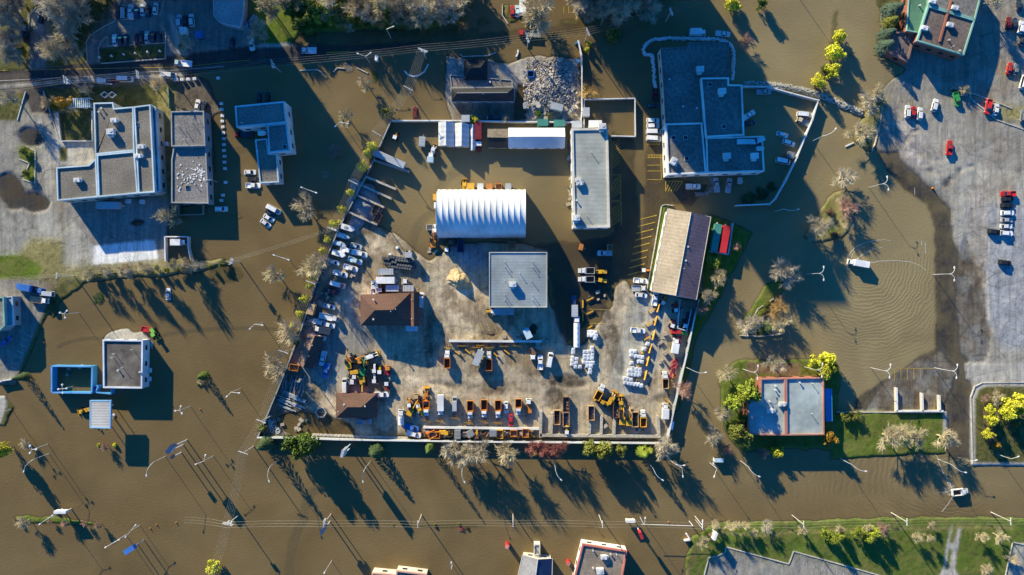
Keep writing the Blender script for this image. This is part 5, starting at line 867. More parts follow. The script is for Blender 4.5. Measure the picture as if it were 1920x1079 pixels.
for i, pts in enumerate(([(1014, 770), (1013, 818)], [(1034, 774), (1033, 812)], [(1105, 790), (1104, 813)], [(1127, 780), (1126, 813)], [(1151, 785), (1150, 813)], [(1232, 780), (1234, 814)], [(1013, 815), (1236, 817)])): wall(['leftmost', 'second', 'third', 'fourth', 'fifth', 'sixth', 'long bottom'][i]+' stone-filled wall of the skip bays', pts, 1.6, .9, bw, None, 'bay_wall')
for i, pts in enumerate(([(1677, 727), (1678, 770)], [(1725, 737), (1726, 770)], [(1757, 741), (1758, 770)], [(1677, 770), (1764, 770)])): wall(['left', 'middle', 'right', 'long back'][i]+' white wall of the low bays above the lawn', pts, 1.6, .5, cream, wcap, 'bay_wall')
wall('blue frame wall round flooded pen', [(107, 685), (182, 686), (181, 735), (107, 734), (107, 685)], 3.2, .35, blue_m, mat('pale_blue_cap', (.12, .36, .7), .4), 'pen_wall'); wall('blue-capped low wall below the white-rimmed building', [(180, 722), (192, 722), (186, 734), (215, 737), (216, 729)], 2.6, .3, blue_m, mat('pale_blue_cap', (.4, .6, .85)), 'pen_wall')
wall('white wall round walled van pen', [(315, 490), (314, 445), (357, 445), (357, 464), (363, 490)], 2.2, .25, white_w, wcap, 'pen_wall'); wall('pale blue fence round container annex of shop', [(1371, 420), (1362, 478), (1328, 472)], 2.4, .25, pblue, pblue, 'annex_fence', 'fence'); wall('blue fence of machine pen below the shop', [(1273, 562), (1272, 574), (1268, 615), (1285, 620), (1294, 580)], 2.2, .2, pblue, pblue, 'pen_fence', 'fence')
wall('low timber fence round playground', [(111, 212), (118, 266), (176, 266), (176, 210)], 1.3, .12, steel(), None, 'garden_fence', 'fence'); wall('wooden frame fence below the debris roof', [(338, 385), (338, 404), (383, 403), (383, 386)], 1.4, .2, wood(), None, 'garden_fence', 'fence'); wall('green fence beside office lot', [(318, 165), (320, 205)], 1.4, .15, mat('fence_moss', (.2, .28, .2), .7), None, 'garden_fence', 'fence')
wall('blue-grey fence at left lawn edge', [(50, 173), (45, 190), (35, 226)], .7, .1, pblue, None, 'garden_fence', 'fence'); wall('blue kerb fence right of the rubble lot', [(1078, 85), (1086, 80), (1090, 110)], 1.6, .15, blue_m, None, 'site_fence', 'fence')
def pts_along(pts, d):
    out = []; P = wpath(pts)
    for (ax, ay), (bx, by) in zip(P, P[1:]):
        L_ = math.hypot(bx-ax, by-ay); n = max(1, int(L_/d))
        for k in range(n): out.append((ax+(bx-ax)*k/n, ay+(by-ay)*k/n, math.degrees(math.atan2(by-ay, bx-ax))))
    return out
def bagwall(desc, pts, m, hw, h, d=.45, nm='sandbag_wall'):
    mb = MB(); g = random.Random(3)
    for x, y, a in pts_along(pts, d):
        for k in range(3): o_ = g.uniform(-hw, hw); mb.box(x-math.sin(R(a))*o_, y+math.cos(R(a))*o_, -.7, .75, .55, h*(1-abs(o_)/hw*.55)+.7+g.uniform(-.1, .12), a+g.uniform(-25, 25), .8)
    o = obj(nm, mb, m); thing(o, desc, 'sandbag wall', pts[0][0], pts[0][1], exact=True); return o
bag = mat('white_sandbags', (.7, .72, .74), .8, 3, .15)
bagwall('white sandbag wall looping round the top of the navy complex', [(1228, 165), (1226, 135), (1223, 105), (1210, 103), (1205, 96), (1211, 83), (1225, 75), (1250, 73), (1330, 74), (1355, 76), (1370, 86), (1376, 100), (1374, 130), (1373, 152)], bag, .55, .9)
bagwall('long grey sandbag dyke running to the right car park', [(1395, 158), (1440, 159), (1485, 165), (1520, 174), (1550, 184), (1585, 200), (1617, 213)], mat('dirty_sandbags', (.42, .41, .36), .9, 1.5, .3), 1.1, 1.0, .35, 'sandbag_dyke'); bagwall('grey sandbag curve below the navy complex', [(1332, 333), (1336, 345), (1334, 358), (1322, 365), (1302, 364)], mat('grey_sandbags', (.2, .22, .23), .9, 1.5, .3), .7, .5, .5)
# piles
def pile(desc, px, py, r, h, m, nm='salt_pile', cat='pile', sy=1.0, z=None, seed=1):
    g = np.random.RandomState(seed); n = 22; vs = []; fs = []; ph = g.rand(8)*6
    for i in range(9):
        f = i/8
        for j in range(n): a = 2*math.pi*j/n; rr = r*(1-f)*(1+.2*math.sin(2*a+ph[0])+.1*math.sin(5*a+ph[1]+f*2)+g.uniform(-.07, .07)); vs.append((rr*math.cos(a), rr*math.sin(a)*sy, h*f**.85*(1-.05*math.sin(3*a+ph[2])+g.uniform(-.05, .05))))
    for i in range(8):
        for j in range(n): fs.append((i*n+j, i*n+(j+1) % n, (i+1)*n+(j+1) % n, (i+1)*n+j))
    o = obj(nm, MB().add(vs, fs), m, None, (*W(px, py, h/2), (gz(px, py) if z is None else z)-.25)); thing(o, desc, cat, px, py, exact=True)
pile('cone of pale yellow sand left of the square ribbed shed', 861, 525, 4.4, 3.6, mat('pale_sand', (.5, .38, .21), .95, 1.2, .4, bump=.25), 'sand_pile'); pile('grey gravel heap in storage bays', 680, 388, 5.5, 2.2, mat('grey_gravel', (.28, .28, .29), .95, 3, .3), 'gravel_pile', seed=2); pile('pale grey heap between storage bay walls', 685, 362, 3.6, 1.8, mat('grey_gravel', (.3, .3, .3)), 'gravel_pile', seed=3)
pile('small grey heap beside parked campers', 668, 416, 3.8, 1.4, mat('grey_gravel', (.3, .3, .3)), 'gravel_pile', seed=4); pile('low dark heap above the plough wall', 922, 627, 2.2, .7, mat('dark_soil', (.07, .05, .035), .95, 3, .3), 'soil_pile', sy=.4, seed=5); mb = MB(); gq = random.Random(31)
for k in range(110): xx, yy = gq.gauss(1263, 2.6), gq.uniform(674, 708); X, Y = W(xx+(690-yy)*.18, yy); mb.box(X, Y, .3+gq.random()*.5, gq.uniform(.3, 1.3), gq.uniform(.15, .5), gq.uniform(.2, .5), gq.uniform(0, 180), 1, gq.uniform(-20, 20))
thing(obj('scrap_pile', mb, mat('red_scrap', (.42, .07, .08), .7, 2, .6)), 'heap of red scrap on right side of the yard', 'scrap pile', exact=True); pile('dark heap on shaded school lot', 257, 419, 2.6, 1.2, mat('dark_soil', (.07, .05, .035)), 'soil_pile', sy=.6, seed=7); pile('small dark heap below ribbed shed', 1000, 618, 2.4, .8, mat('dark_soil', (.07, .05, .035)), 'soil_pile', seed=8)
# rubble: each big slab a thing, the crumbs as one mass
mb = MB(); g = random.Random(12)
for k in range(4200):
    x = g.gauss(1030, 26); y = g.gauss(168, 28)
    if not (982 < x < 1086 and 112 < y < 224): continue
    s_ = g.uniform(.1, .42) if k % 9 else g.uniform(.4, .9); X, Y = W(x, y); zz = .25+2.6*math.exp(-((x-1028)/38)**2-((y-168)/42)**2)*g.uniform(.6, 1); mb.box(X, Y, zz-.5, s_*g.uniform(.6, 2.2), s_, g.uniform(.4, .9), g.uniform(0, 180), .85, g.uniform(-30, 30))
o = obj('rubble', mb, mat('rubble_mix', (.34, .28, .22), .95, .9, .5, c2=(.6, .57, .52))); o['kind'] = 'stuff'; thing(o, 'heap of broken concrete and timber on demolished lot', 'rubble', 1030, 168, exact=True)
mb = MB(); mb.v = []
for k in range(12): small('crate', g.uniform(975, 1085), g.uniform(200, 226), g.uniform(0, 180), g.uniform(.5, 1.1), 'broken crate', 'crate', 'debris at the rubble lot')
for k, (x, y) in enumerate(((1002, 193), (1010, 197), (1018, 180), (1025, 172), (1032, 168), (1072, 205), (1080, 200), (1064, 208), (1055, 206), (1000, 200), (985, 197), (1050, 112), (1083, 115))):
    n = 7; pl = [(g.uniform(.8, 1.6)*math.cos(2*math.pi*i/n), g.uniform(.6, 1.3)*math.sin(2*math.pi*i/n)) for i in range(n)]; o = obj('concrete_slab_piece', MB().prism(pl, 0, .35), conc(), None, (*W(x, y, 2), 1.6 if y < 198 else .4)); o.rotation_euler = (g.uniform(-.2, .2), g.uniform(-.2, .2), g.uniform(0, 3)); thing(o, 'pale broken slab', 'slab', x, y, 'broken slabs')
veh('semi', 'silver', 1043, 204, -14, None, 4.6, desc='grey metal container'); veh('skip', 'blue', 995, 141, 90, 'dark', 2.4)
for x, y, a in ((1017, 233, 0), (1048, 234, 0)): veh('semi', 'teal', x, y, a, None, 4.0, desc='dark green container')
veh('semi', 'silver', 1081, 236, 0, None, 3.8, desc='pale grey container'); veh('semi', 'white', 1115, 235, 0, None, 4.8, desc='white slatted container'); veh('semi', 'silver', 731, 300, -24, None, 12.6, desc='long white dock trailer with blue end'); veh('skip', 'brown', 706, 394, 70, 'brown', 3.4, desc='rusty open rack'); veh('skip', 'brown', 709, 409, 65, 'brown', 3.4, desc='rusty open rack')
veh('semi', 'red', 1355, 450, 80, None, 10.2, desc='long red container'); veh('semi', 'teal', 1339, 447, 80, None, 10.2, desc='long teal container'); veh('semi', 'brown', 1287, 570, -5, None, 5.2, desc='brown shed-like container'); veh('semi', 'pale', 989, 625, 115, None, 3.8, desc='pale tilted container'); veh('skip', 'orange', 553, 689, -10, 'brown', 3.4); veh('semi', 'tan', 587, 580, 76, None, 3.8, desc='tan flat-topped container'); veh('semi', 'silver', 874, 226, 0, None, 3, desc='white low container')
veh('skip', 'orange', 815, 815, 0, 'dark', 4.2); veh('semi', 'silver', 768, 479, 90, None, 2, desc='tan crate-like container'); veh('semi', 'silver', 1098, 213, 90, None, 3.2, desc='white upright container')
def hexa():
    x, y = W(603, 773); r = empty('hexagonal_planter', (x, y, .2)); thing(r, 'hexagonal concrete planter standing in muddy water', 'planter', exact=True); pl = [(2.2*math.cos(R(60*k)), 2.2*math.sin(R(60*k))) for k in range(6)]; mb = MB(); ring(mb, pl, .4, -.4, 1.0); obj('rim_wall', mb, conc(), r)
    for k in range(3): obj('inner_beam', MB().box(0, -1+k, .2, 2.6, .25, .3), wood(), r)
    mb = MB(); x, y = W(205, 179); r = empty('square_planter', (x, y, .5)); thing(r, 'white overlapping square planters on school lawn', 'planter', exact=True)
    for s in (-1, 1):
        q = [(s*1.4+1.7*math.cos(R(90*k)), 1.3*math.sin(R(90*k))) for k in range(4)]; mb = MB(); ring(mb, q, .3, -.3, .5); obj('planter_rim', mb, white_w, r)
hexa()
def frame(desc, px, py, a, n=7):
    x, y = W(px, py); r = empty('climbing_frame', (x, y, gz(px, py)), a); thing(r, desc, 'pergola', px, py, exact=True)
    for k in range(n): obj('rafter', MB().box(-4+8*k/(n-1), 0, 2.4, .3, 3.6, .2), pblue, r)
    for s in (-1, 1): obj('beam', MB().box(0, s*1.6, 2.2, 9, .2, .2), pblue, r)
    for i in (-1, 1):
        for s in (-1, 1): obj('post', MB().box(i*4, s*1.6, 0, .25, .25, 2.2), pblue, r)
frame('pale blue slatted pergola above the gravel-roofed building', 156, 197, 3, 12)
for i, (x, y) in enumerate(((152, 199), (161, 200), (168, 198))): small('tote', x, y, 0, .9, 'pale blue playground box', 'box')
def pergola_fence():
    mb = MB()
# ---------------------------------------------------------------- trees
def bare_proto(seed, spread=1.0, up=1.0, twigs=8):
    g = random.Random(seed); T = MB(); C = MB()
    def rv(d, s): return Vector((d.x+g.gauss(0, s), d.y+g.gauss(0, s), d.z+g.gauss(0, s*.7))).normalized()
    T.tube((0, 0, 0), (0, 0, .95), .055, .035, 6)
    for i in range(11):
        a = 2*math.pi*(i*.382)+g.uniform(-.3, .3); el = g.uniform(.25, 1.2) if i < 9 else 1.45; d = Vector((math.cos(a)*math.cos(el)*spread, math.sin(a)*math.cos(el)*spread, math.sin(el)*up)).normalized(); p = Vector((0, 0, g.uniform(.45, .95))); L_ = g.uniform(.5, .75); q = p+d*L_; T.tube(p, q, .028, .014, 4)
        for j in range(9):
            t = g.uniform(.3, 1); s = p+d*L_*t; d2 = rv(d, .5); d2.z = abs(d2.z)*.8+.1; l2 = g.uniform(.22, .42); e = s+d2*l2; T.tube(s, e, .014, .009, 3)
            for k in range(twigs):
                s3 = s+d2*l2*g.uniform(.3, 1); d3 = rv(d2, .55); C.tube(s3, s3+d3*g.uniform(.18, .4), .0105, .005, 3)
    return T.mesh('trunk'), C.mesh('crown')
def blob_leaves(C, c, r, n, size, g, flat=1.0):
    for k in range(n):
        u = Vector((g.gauss(0, 1), g.gauss(0, 1), g.gauss(0, 1))).normalized(); rr = r*g.uniform(.55, 1.05)**.6; p = Vector(c)+Vector((u.x*rr, u.y*rr, u.z*rr*flat)); nrm = (u+Vector((g.gauss(0, .5), g.gauss(0, .5), g.gauss(0, .5)))).normalized()
        a = nrm.cross(Vector((0, 0, 1)) if abs(nrm.z) < .9 else Vector((1, 0, 0))).normalized(); b = nrm.cross(a); s = size*g.uniform(.6, 1.3); C.add([p-a*s-b*s*.6, p+a*s-b*s*.6, p+a*s*.5+b*s, p-a*s*.5+b*s], [(0, 1, 2, 3)])
def leafy_proto(seed, n=24, per=80, size=.06):
    g = random.Random(seed); T = MB(); C = MB(); T.tube((0, 0, 0), (0, 0, 1.0), .06, .03, 6)
    for i in range(n):
        a = 2*math.pi*i*.382+g.uniform(-.4, .4); rr = g.uniform(.2, .8)*((i+1)/n)**.3; z = 1.25+g.uniform(-.45, .5)-rr*.35; c = (rr*math.cos(a), rr*math.sin(a), z); T.tube((0, 0, .6), c, .02, .01, 4); blob_leaves(C, c, g.uniform(.22, .36), per, size, g)
    return T.mesh('trunk'), C.mesh('crown')
def conifer_proto(seed):
    g = random.Random(seed); T = MB(); C = MB(); T.tube((0, 0, 0), (0, 0, 3.0), .06, .015, 6)
    for i in range(26):
        z = .25+2.8*i/26; r = 1.0*(1-z/3.2)**.8
        for k in range(int(10+26*r)):
            a = g.uniform(0, 6.283); l = r*g.uniform(.6, 1.1); s = .07; p = Vector((l*math.cos(a), l*math.sin(a), z-l*.25+g.uniform(-.05, .1))); q = Vector((math.cos(a), math.sin(a), -.3)); t = Vector((-math.sin(a), math.cos(a), 0)); C.add([p-q*.22, p+t*s, p+q*.12, p-t*s], [(0, 1, 2, 3)])
    return T.mesh('trunk'), C.mesh('crown')
bark = mat('bark', (.16, .13, .1), .95, 6, .3); TP = {}
BR = {'tan': (.52, .44, .28), 'gray': (.50, .44, .33), 'red': (.32, .12, .10), 'pink': (.45, .28, .21), 'gold': (.5, .33, .12)}
LF = {'green': (.10, .15, .02), 'yellow': (.58, .56, .04), 'olive': (.17, .185, .03), 'dark': (.045, .075, .02), 'conif': (.07, .11, .035), 'amber': (.35, .2, .02), 'ygreen': (.25, .30, .03), 'shrub': (.18, .11, .06), 'spruce': (.09, .14, .09)}
def tmesh(kind, c, v):
    k = (kind, c, v)
    if k not in TP:
        if kind == 'bare': a, b = bare_proto(100+v, 1.0, 1.0); mc = mat('twigs_'+c, BR[c], .9, 1.5, .2, rnd=.12)
        elif kind == 'leaf': a, b = leafy_proto(200+v); mc = mat('leaves_'+c, LF[c], .7, .7, .4, rnd=.12)
        else: a, b = conifer_proto(300+v); mc = mat('needles_'+c, LF[c], .8, .9, .4, rnd=.1)
        a.materials.append(bark if kind != 'bare' else mat('limbs_'+c, BR[c], .9)); b.materials.append(mc); TP[k] = (a, b)
    return TP[k]
tg = random.Random(77); tcount = 0
TDESC = {'tan': 'tan leafless tree', 'gray': 'grey leafless tree', 'red': 'dark red budding tree', 'pink': 'pinkish leafless tree', 'gold': 'golden-brown leafless tree', 'green': 'bushy green tree', 'yellow': 'bright yellow-green tree', 'olive': 'olive green tree', 'dark': 'dark green tree', 'conif': 'dark pointed evergreen', 'amber': 'amber leafed tree', 'ygreen': 'fresh yellowish-green tree', 'shrub': 'low brown shrub', 'spruce': 'grey-green spruce'}
def tree(kind, c, px, py, D, hgt=None):
    global tcount
    tcount += 1; r = D*S/2; base = {'bare': 1.55, 'leaf': 1.85, 'cone': 3.05}[kind]; hgt = hgt or {'bare': D*S*1.25, 'leaf': D*S*1.15, 'cone': D*S*1.9}[kind]; hgt = max(hgt, 1.2)
    x, y = W(px, py, hgt*(.6 if kind != 'cone' else .35)); a, b = tmesh(kind, c, tcount % (5 if kind == 'bare' else 4)); e = empty({'bare': 'bare_tree', 'leaf': 'leafy_tree', 'cone': 'evergreen_tree'}[kind] if D > 14 else 'shrub', (x, y, max(gz(px, py), -.7)-.05), tg.uniform(0, 360)); k = r/(.84 if kind == 'bare' else .88)
    e.scale = (k, k, hgt/base); obj('trunk', None, None, e, None, a); obj('crown', None, None, e, None, b); thing(e, ('small ' if D < 18 else 'large ' if D > 42 else '')+TDESC[c], 'tree' if D > 14 else 'shrub', px, py)
def TT(s):
    for l in s.strip().split(';'):
        t = l.split(); tree({'b': 'bare', 'l': 'leaf', 'c': 'cone'}[t[0]], t[1], float(t[2]), float(t[3]), float(t[4]), float(t[5]) if len(t) > 5 else None)
TT('b gray 112 18 58;b gray 142 32 54;b gray 126 62 48;b gray 118 0 50;b gray 150 6 46;b tan 102 98 46;b gray 12 44 44;b gray 16 98 42;b gray 36 112 26;l green 38 98 20 5;b tan 88 12 30;b gray 165 170 26;l amber 118 193 30;b tan 90 193 24;b gray 20 184 34;l green 100 200 16;b tan 315 405 40 7;l olive 45 283 20 3;l olive 48 326 18 3;b gray 350 85 34;b gray 5 8 50;b tan 298 162 28;l olive 342 88 14')
TT('b tan 504 12 40;b gray 482 62 46;b tan 512 30 30;l olive 545 18 30;l olive 588 14 38;l ygreen 612 22 32;l ygreen 598 35 26;l olive 635 20 34;b gray 620 8 40;l olive 655 35 32;l ygreen 620 42 18;b tan 668 12 44;b gray 690 30 36;b tan 715 12 46;b gold 712 40 30;b tan 742 18 42;l olive 735 40 24;b gray 765 10 46;b gray 788 22 50;b tan 770 40 30;b gray 818 8 50;b gray 842 22 46;b gray 806 34 34;b gray 866 8 38;b gray 830 40 24;l olive 680 44 22;l green 560 45 30;l green 580 55 22;l olive 645 8 30;l olive 700 8 34;b tan 530 5 34;b gray 655 52 20')
TT('b tan 1008 26 72 11;b gray 1086 12 44;b gray 1104 22 40;b gray 1130 14 50;b gray 1155 22 52;b gray 1180 8 48;b gray 1205 2 40;l olive 1150 64 30 7;l ygreen 1105 81 12 4;l yellow 1101 92 12 4;b gold 1102 171 34 5;l yellow 889 224 18 4;b tan 948 224 14 3;l olive 1030 216 10 2')
TT('b tan 686 157 30 7;b tan 651 221 32 8;l olive 727 210 24 9;b pink 629 284 26 3;b tan 571 389 46 7;b gray 609 326 14 .9;b tan 514 514 38 8;b tan 586 502 50 10;b tan 542 620 50 10;b tan 518 684 50 10;b gray 600 490 36 9;l yellow 696 275 23 7;l yellow 689 287 22 7;l yellow 678 311 23 7;l yellow 640 393 17 7;l yellow 625 419 19 7;l yellow 603 471 15 7;l yellow 578 535 17 7;l yellow 570 561 19 7;l yellow 560 589 17 7;l yellow 657 362 16 6;l yellow 612 448 15 6;l yellow 594 502 15 6;l yellow 583 520 14 6;l yellow 548 612 16 6;l yellow 545 625 14 6;l ygreen 573 588 8 2;l olive 490 803 20 5;l green 556 641 16 4')
TT('c conif 497 833 30 13;l green 546 834 42 13;l green 574 832 44 14;l green 558 848 36 12;c conif 704 847 32 9;c green 805 841 18 13;b gray 850 848 44 11;b gray 880 852 40 11;b gray 900 844 44 11;b gray 866 862 34 10;b tan 950 848 42 12;b red 1000 840 28 9;b red 1020 842 28 9;b red 1045 842 36 10;b red 1030 850 24 8;l olive 1106 843 32 11;l olive 1135 844 34 12;l olive 1165 846 22 10;l olive 1124 852 22 10;c ygreen 1206 848 26 11;c ygreen 1218 845 18 7;b gray 1250 836 42 11;b gray 1240 850 26 9;b pink 1282 730 34 9;l olive 1004 853 10 4;l ygreen 1210 848 24 8')
TT('c green 379 706 18 7;b tan 375 717 12 2;l olive 372 722 9 1.5;b pink 195 838 16 4;l yellow 183 836 9 1.5;l yellow 213 836 10 2;b tan 48 832 22 4;l yellow 0 846 28 12;l dark 182 558 30 1.2;c conif 40 708 18 9;l yellow 397 1066 30 7;b tan 46 978 24 5;b pink 30 975 10 2;b pink 94 978 10 2;b pink 123 981 14 3;b pink 158 981 12 2.5;b pink 185 984 14 3;b gray 336 415 14 2')
TT('l yellow 1376 6 32 7;l green 1431 3 24 7;b pink 1398 79 30 6;l yellow 1577 66 28 7;l yellow 1569 97 38 8;l yellow 1564 131 31 7;l yellow 1538 151 31 7;l green 1548 128 16 4;b gray 1632 190 46 7;b tan 1645 175 34 7;l olive 1648 180 24 5;b tan 1616 254 46 7;l olive 1628 262 18 4;b gray 1610 240 24 5;c spruce 1676 20 34 9;c olive 1670 42 26 7;c spruce 1664 66 30 8;c spruce 1660 88 30 8;l olive 1666 50 22 5;b gray 1860 4 36;b tan 1808 168 22 3;b tan 1600 100 10 2;l dark 1480 370 1 0')
TT('b gray 1583 332 42 7;b gray 1532 428 44 7;b tan 1550 420 30 5;b pink 1588 390 40 6;b tan 1578 372 24 4;b tan 1585 420 26 4;l shrub 1555 398 18 2;l shrub 1566 443 20 2;b gray 1520 442 24 4;b gray 1472 510 56 9;b gold 1459 577 38 6;b tan 1470 598 34 5;b gray 1400 612 40 6;b gray 1420 600 24 5;b tan 1450 612 34 5;c conif 1437 616 24 6;l green 1402 620 12 3;l olive 1420 598 12 3;l ygreen 1338 490 32 5;b pink 1381 462 16 3;b tan 1345 522 32 6;b tan 1325 555 34 6;b pink 1313 580 26 5')
TT('b tan 1361 700 34 5;b gray 1452 684 36 5;l yellow 1552 674 34 8;l yellow 1532 684 36 8;l yellow 1545 698 34 8;l ygreen 1560 690 24 6;l ygreen 1405 730 38 13;l ygreen 1396 742 32 12;l ygreen 1416 742 28 11;l ygreen 1376 756 34 11;l ygreen 1393 783 20 6;l olive 1382 812 38 11;l olive 1396 820 32 9;b gray 1338 818 38 6;b gray 1355 775 34 5;l amber 1555 822 30 7;l yellow 1459 849 26 5;b pink 1431 850 22 4;l olive 1588 782 24 3;l olive 1606 782 24 3;b tan 1666 818 44 8;b tan 1694 814 42 8;b tan 1715 816 42 8;b tan 1770 820 46 8;b pink 1366 848 18 3')
TT('l yellow 1908 758 46 9;l yellow 1896 774 36 8;l yellow 1856 768 20 5;l yellow 1848 812 0 3;l yellow 1860 787 27 6;l yellow 1854 815 22 5;b pink 1846 746 16 2;b tan 1868 745 28 3;l amber 1868 835 18 3;l amber 1905 797 12 2;l ygreen 1548 1000 22 5;l ygreen 1560 1010 20 6;l ygreen 1576 1004 18 5;b tan 1572 990 18 4;l ygreen 1609 997 24 6;l ygreen 1626 1008 20 6;l ygreen 1641 999 24 6;b pink 1655 990 26 4;b tan 1625 988 18 4;b tan 1718 1006 20 5;b tan 1740 1007 16 5;b tan 1838 1006 20 5;b tan 1872 1005 26 6;b tan 1895 1046 22 5;b tan 1848 1066 24 5;b tan 1745 983 14 3;b tan 1318 1015 24 5;b tan 1340 983 18 3;b tan 1366 985 18 5;b tan 1380 983 16 5;b tan 1396 984 16 5;b tan 1413 998 16 3;b gray 1435 987 26 4;b tan 1502 993 18 4;b pink 1335 1005 16 3')
TT('l olive 860 984 8 1;l olive 815 985 7 1;l olive 737 985 7 1;l dark 756 986 8 1;l dark 878 993 10 1;b red 865 992 12 1;l green 1010 213 14 2;b tan 1075 218 14 2;b tan 1010 30 40 9;l dark 1405 372 30 2;l dark 1430 362 28 2;l dark 1448 350 20 2;l ygreen 1372 598 1 0') if True else None
for x in range(6): small('stone', 976+x*6, 1034+(x % 2)*5, 0, .6, 'pale pot', 'pot', 'pots before the navy restaurant')
for i in range(34): x = tg.uniform(165, 430); (tree('leaf', 'olive', x, 531-x*.085+tg.uniform(-6, 5), tg.uniform(9, 17), tg.uniform(1.5, 3)) if tg.random() < .6 else tree('bare', tg.choice(['tan', 'gray']), x, 528-x*.085+tg.uniform(-6, 5), tg.uniform(14, 30), tg.uniform(3, 10)))
for i in range(5): tree('leaf', 'ygreen', 352-i*1.2+tg.uniform(-6, 8), 500+tg.uniform(-4, 4), 13, 2)
for i in range(14): tree('leaf', 'dark', 1236+i*12.6/2-i*.0, 0, 0, 1) if False else None
for i in range(12): t_ = i/11; tree('leaf', 'olive', 1440-28*t_+tg.uniform(-3, 3), 566+48*t_+tg.uniform(-3, 3), tg.uniform(9, 13), 1.4)
for i in range(16): tree('bare', 'gray', 4+i*15+tg.uniform(-5, 5), tg.uniform(-95, -18), tg.uniform(44, 62), 11)  # row beyond the top edge, added to shade the wood at left
for i in range(22): tree(*(('bare', 'gray') if i % 3 == 1 else ('leaf', 'olive')), 505+i*17+tg.uniform(-6, 6), tg.uniform(-75, -12), tg.uniform(36, 54), 9)  # mostly out of view, added for the shade cast on the woodland edge
for i in range(34):
    x = 560+i*9.4+tg.uniform(-8, 8); tree(*(('bare', 'tan'), ('leaf', 'olive'), ('leaf', 'green'), ('leaf', 'ygreen'), ('bare', 'gold'))[i % 5], x, tg.uniform(-4, 44 if x < 760 else 30), tg.uniform(20, 34), 6)
for i in range(14): tree('bare', 'gray', tg.uniform(2, 45), tg.uniform(-5, 118), tg.uniform(26, 40), 8)
for i in range(10): tree('bare', 'gray', tg.uniform(100, 165), tg.uniform(-8, 110), tg.uniform(28, 42), 8)
for i in range(9): tree('bare', 'gray', tg.uniform(1080, 1225), tg.uniform(-40, 18), tg.uniform(36, 50), 9)
# ---------------------------------------------------------------- lamps, poles, cables
LPM = {}
def lamp(kind, px, py, a=0, h=9.6, desc=None):
    """base pixel (foot of the pole), a = direction of the arm in degrees"""
    k = (kind, h)
    if k not in LPM:
        pole = MB().cyl(0, 0, -.6, .1, h+.6, 8, .06); parts = [('pole', pole, steel())]
        def arm(pts, nm='arm', r=.065): parts.append((nm, MB().path(pts, r, 5), paint('white')))
        def head(x, y, z, an=0): parts.append(('lamp_head', MB().box(x, y, z-.12, .85, .42, .2, an, .8), paint('white')))
        if kind == 'curve': arm([(0, 0, h-.1), (1.6, .1, h+.5), (3.2, .55, h+.8), (4.6, 1.5, h+.75)]); head(4.85, 1.75, h+.72, 40)
        elif kind == 'wye':
            arm([(0, 0, h-.1), (.7, 0, h+.2)])
            for s in (-1, 1): arm([(.7, 0, h+.2), (1.5, s*.35, h+.5), (2.1, s*1.2, h+.6), (2.2, s*2.0, h+.55)]); head(2.2, s*2.3, h+.52, 90)
        elif kind == 'bar':
            for s in (-1, 1): arm([(0, 0, h), (s*2.6, 0, h+.3)]); head(s*2.8, 0, h+.3, 0)
        elif kind == 'vee':
            arm([(0, 0, h), (2.7, .5, h+.3)]); head(2.9, .55, h+.3, 10); arm([(0, 0, h), (-.9, -1.8, h+.3)]); head(-1.0, -2.0, h+.3, 60)
        elif kind == 'tri':
            for q in (90, 210, 330): c_, s_ = math.cos(R(q)), math.sin(R(q)); arm([(0, 0, h), (1.45*c_, 1.45*s_, h)]); parts.append(('lamp_globe', MB().cyl(1.5*c_, 1.5*s_, h-.2, .36, .45, 10, .28), paint('white')))
        elif kind == 'quad':
            for q in (0, 90, 180, 270): c_, s_ = math.cos(R(q)), math.sin(R(q)); arm([(0, 0, h), (1.45*c_, 1.45*s_, h)]); parts.append(('lamp_globe', MB().cyl(1.5*c_, 1.5*s_, h-.2, .36, .45, 10, .28), paint('white')))
        elif kind == 'one': arm([(0, 0, h), (2.4, 0, h+.3)]); head(2.6, 0, h+.3, 0)
        LPM[k] = []
        for n_, m_, mt in parts: me = m_.mesh(n_); me.materials.append(mt); LPM[k].append((n_, me))
    e = empty('street_lamp', ((px-960)*S, (539.5-py)*S, max(gz(px, py), -.6)), a)
    for n_, me in LPM[k]: obj(n_, None, None, e, None, me)
    thing(e, desc or {'curve': 'white single-arm curved street lamp', 'wye': 'white forked street lamp', 'bar': 'white straight twin-arm lamp', 'vee': 'white twin-arm lamp with angled arms', 'tri': 'white three-globe lamp', 'quad': 'white four-globe lamp', 'one': 'white single-arm lamp'}[kind], 'street lamp', px, py, 'street lamps')
for x, y, a in ((1629, 352, 6), (1513, 514, 0), (1749, 515, 0), (1633, 690, -4), (1752, 690, -4), (1392, 692, -2), (1508, 688, -3)): lamp('wye', x, y, a)
for x, y, a in ((92, 851, 215), (310, 856, 225), (521, 864, 250), (695, 865, 240), (870, 866, 260), (1038, 864, -85), (1216, 868, -70), (1284, 688, -30), (1452, 397, -22), (1523, 265, 10), (1247, 853, -38), (1388, 864, -62), (1575, 860, -45), (1758, 861, -50), (1160, 0, 60), (1500, 0, 50)): lamp('curve', x, y, a)
for x, y, a in ((493, 606, -17), (451, 729, -17), (542, 485, -18), (592, 363, -20), (648, 240, -20), (236, 1003, 30), (116, 960, 35)): lamp('vee' if x in (493, 451, 648) else 'bar', x, y, a)
for x, y in ((148, 587), (357, 762), (22, 768), (90, 833)): lamp('tri', x, y, x*7 % 120)
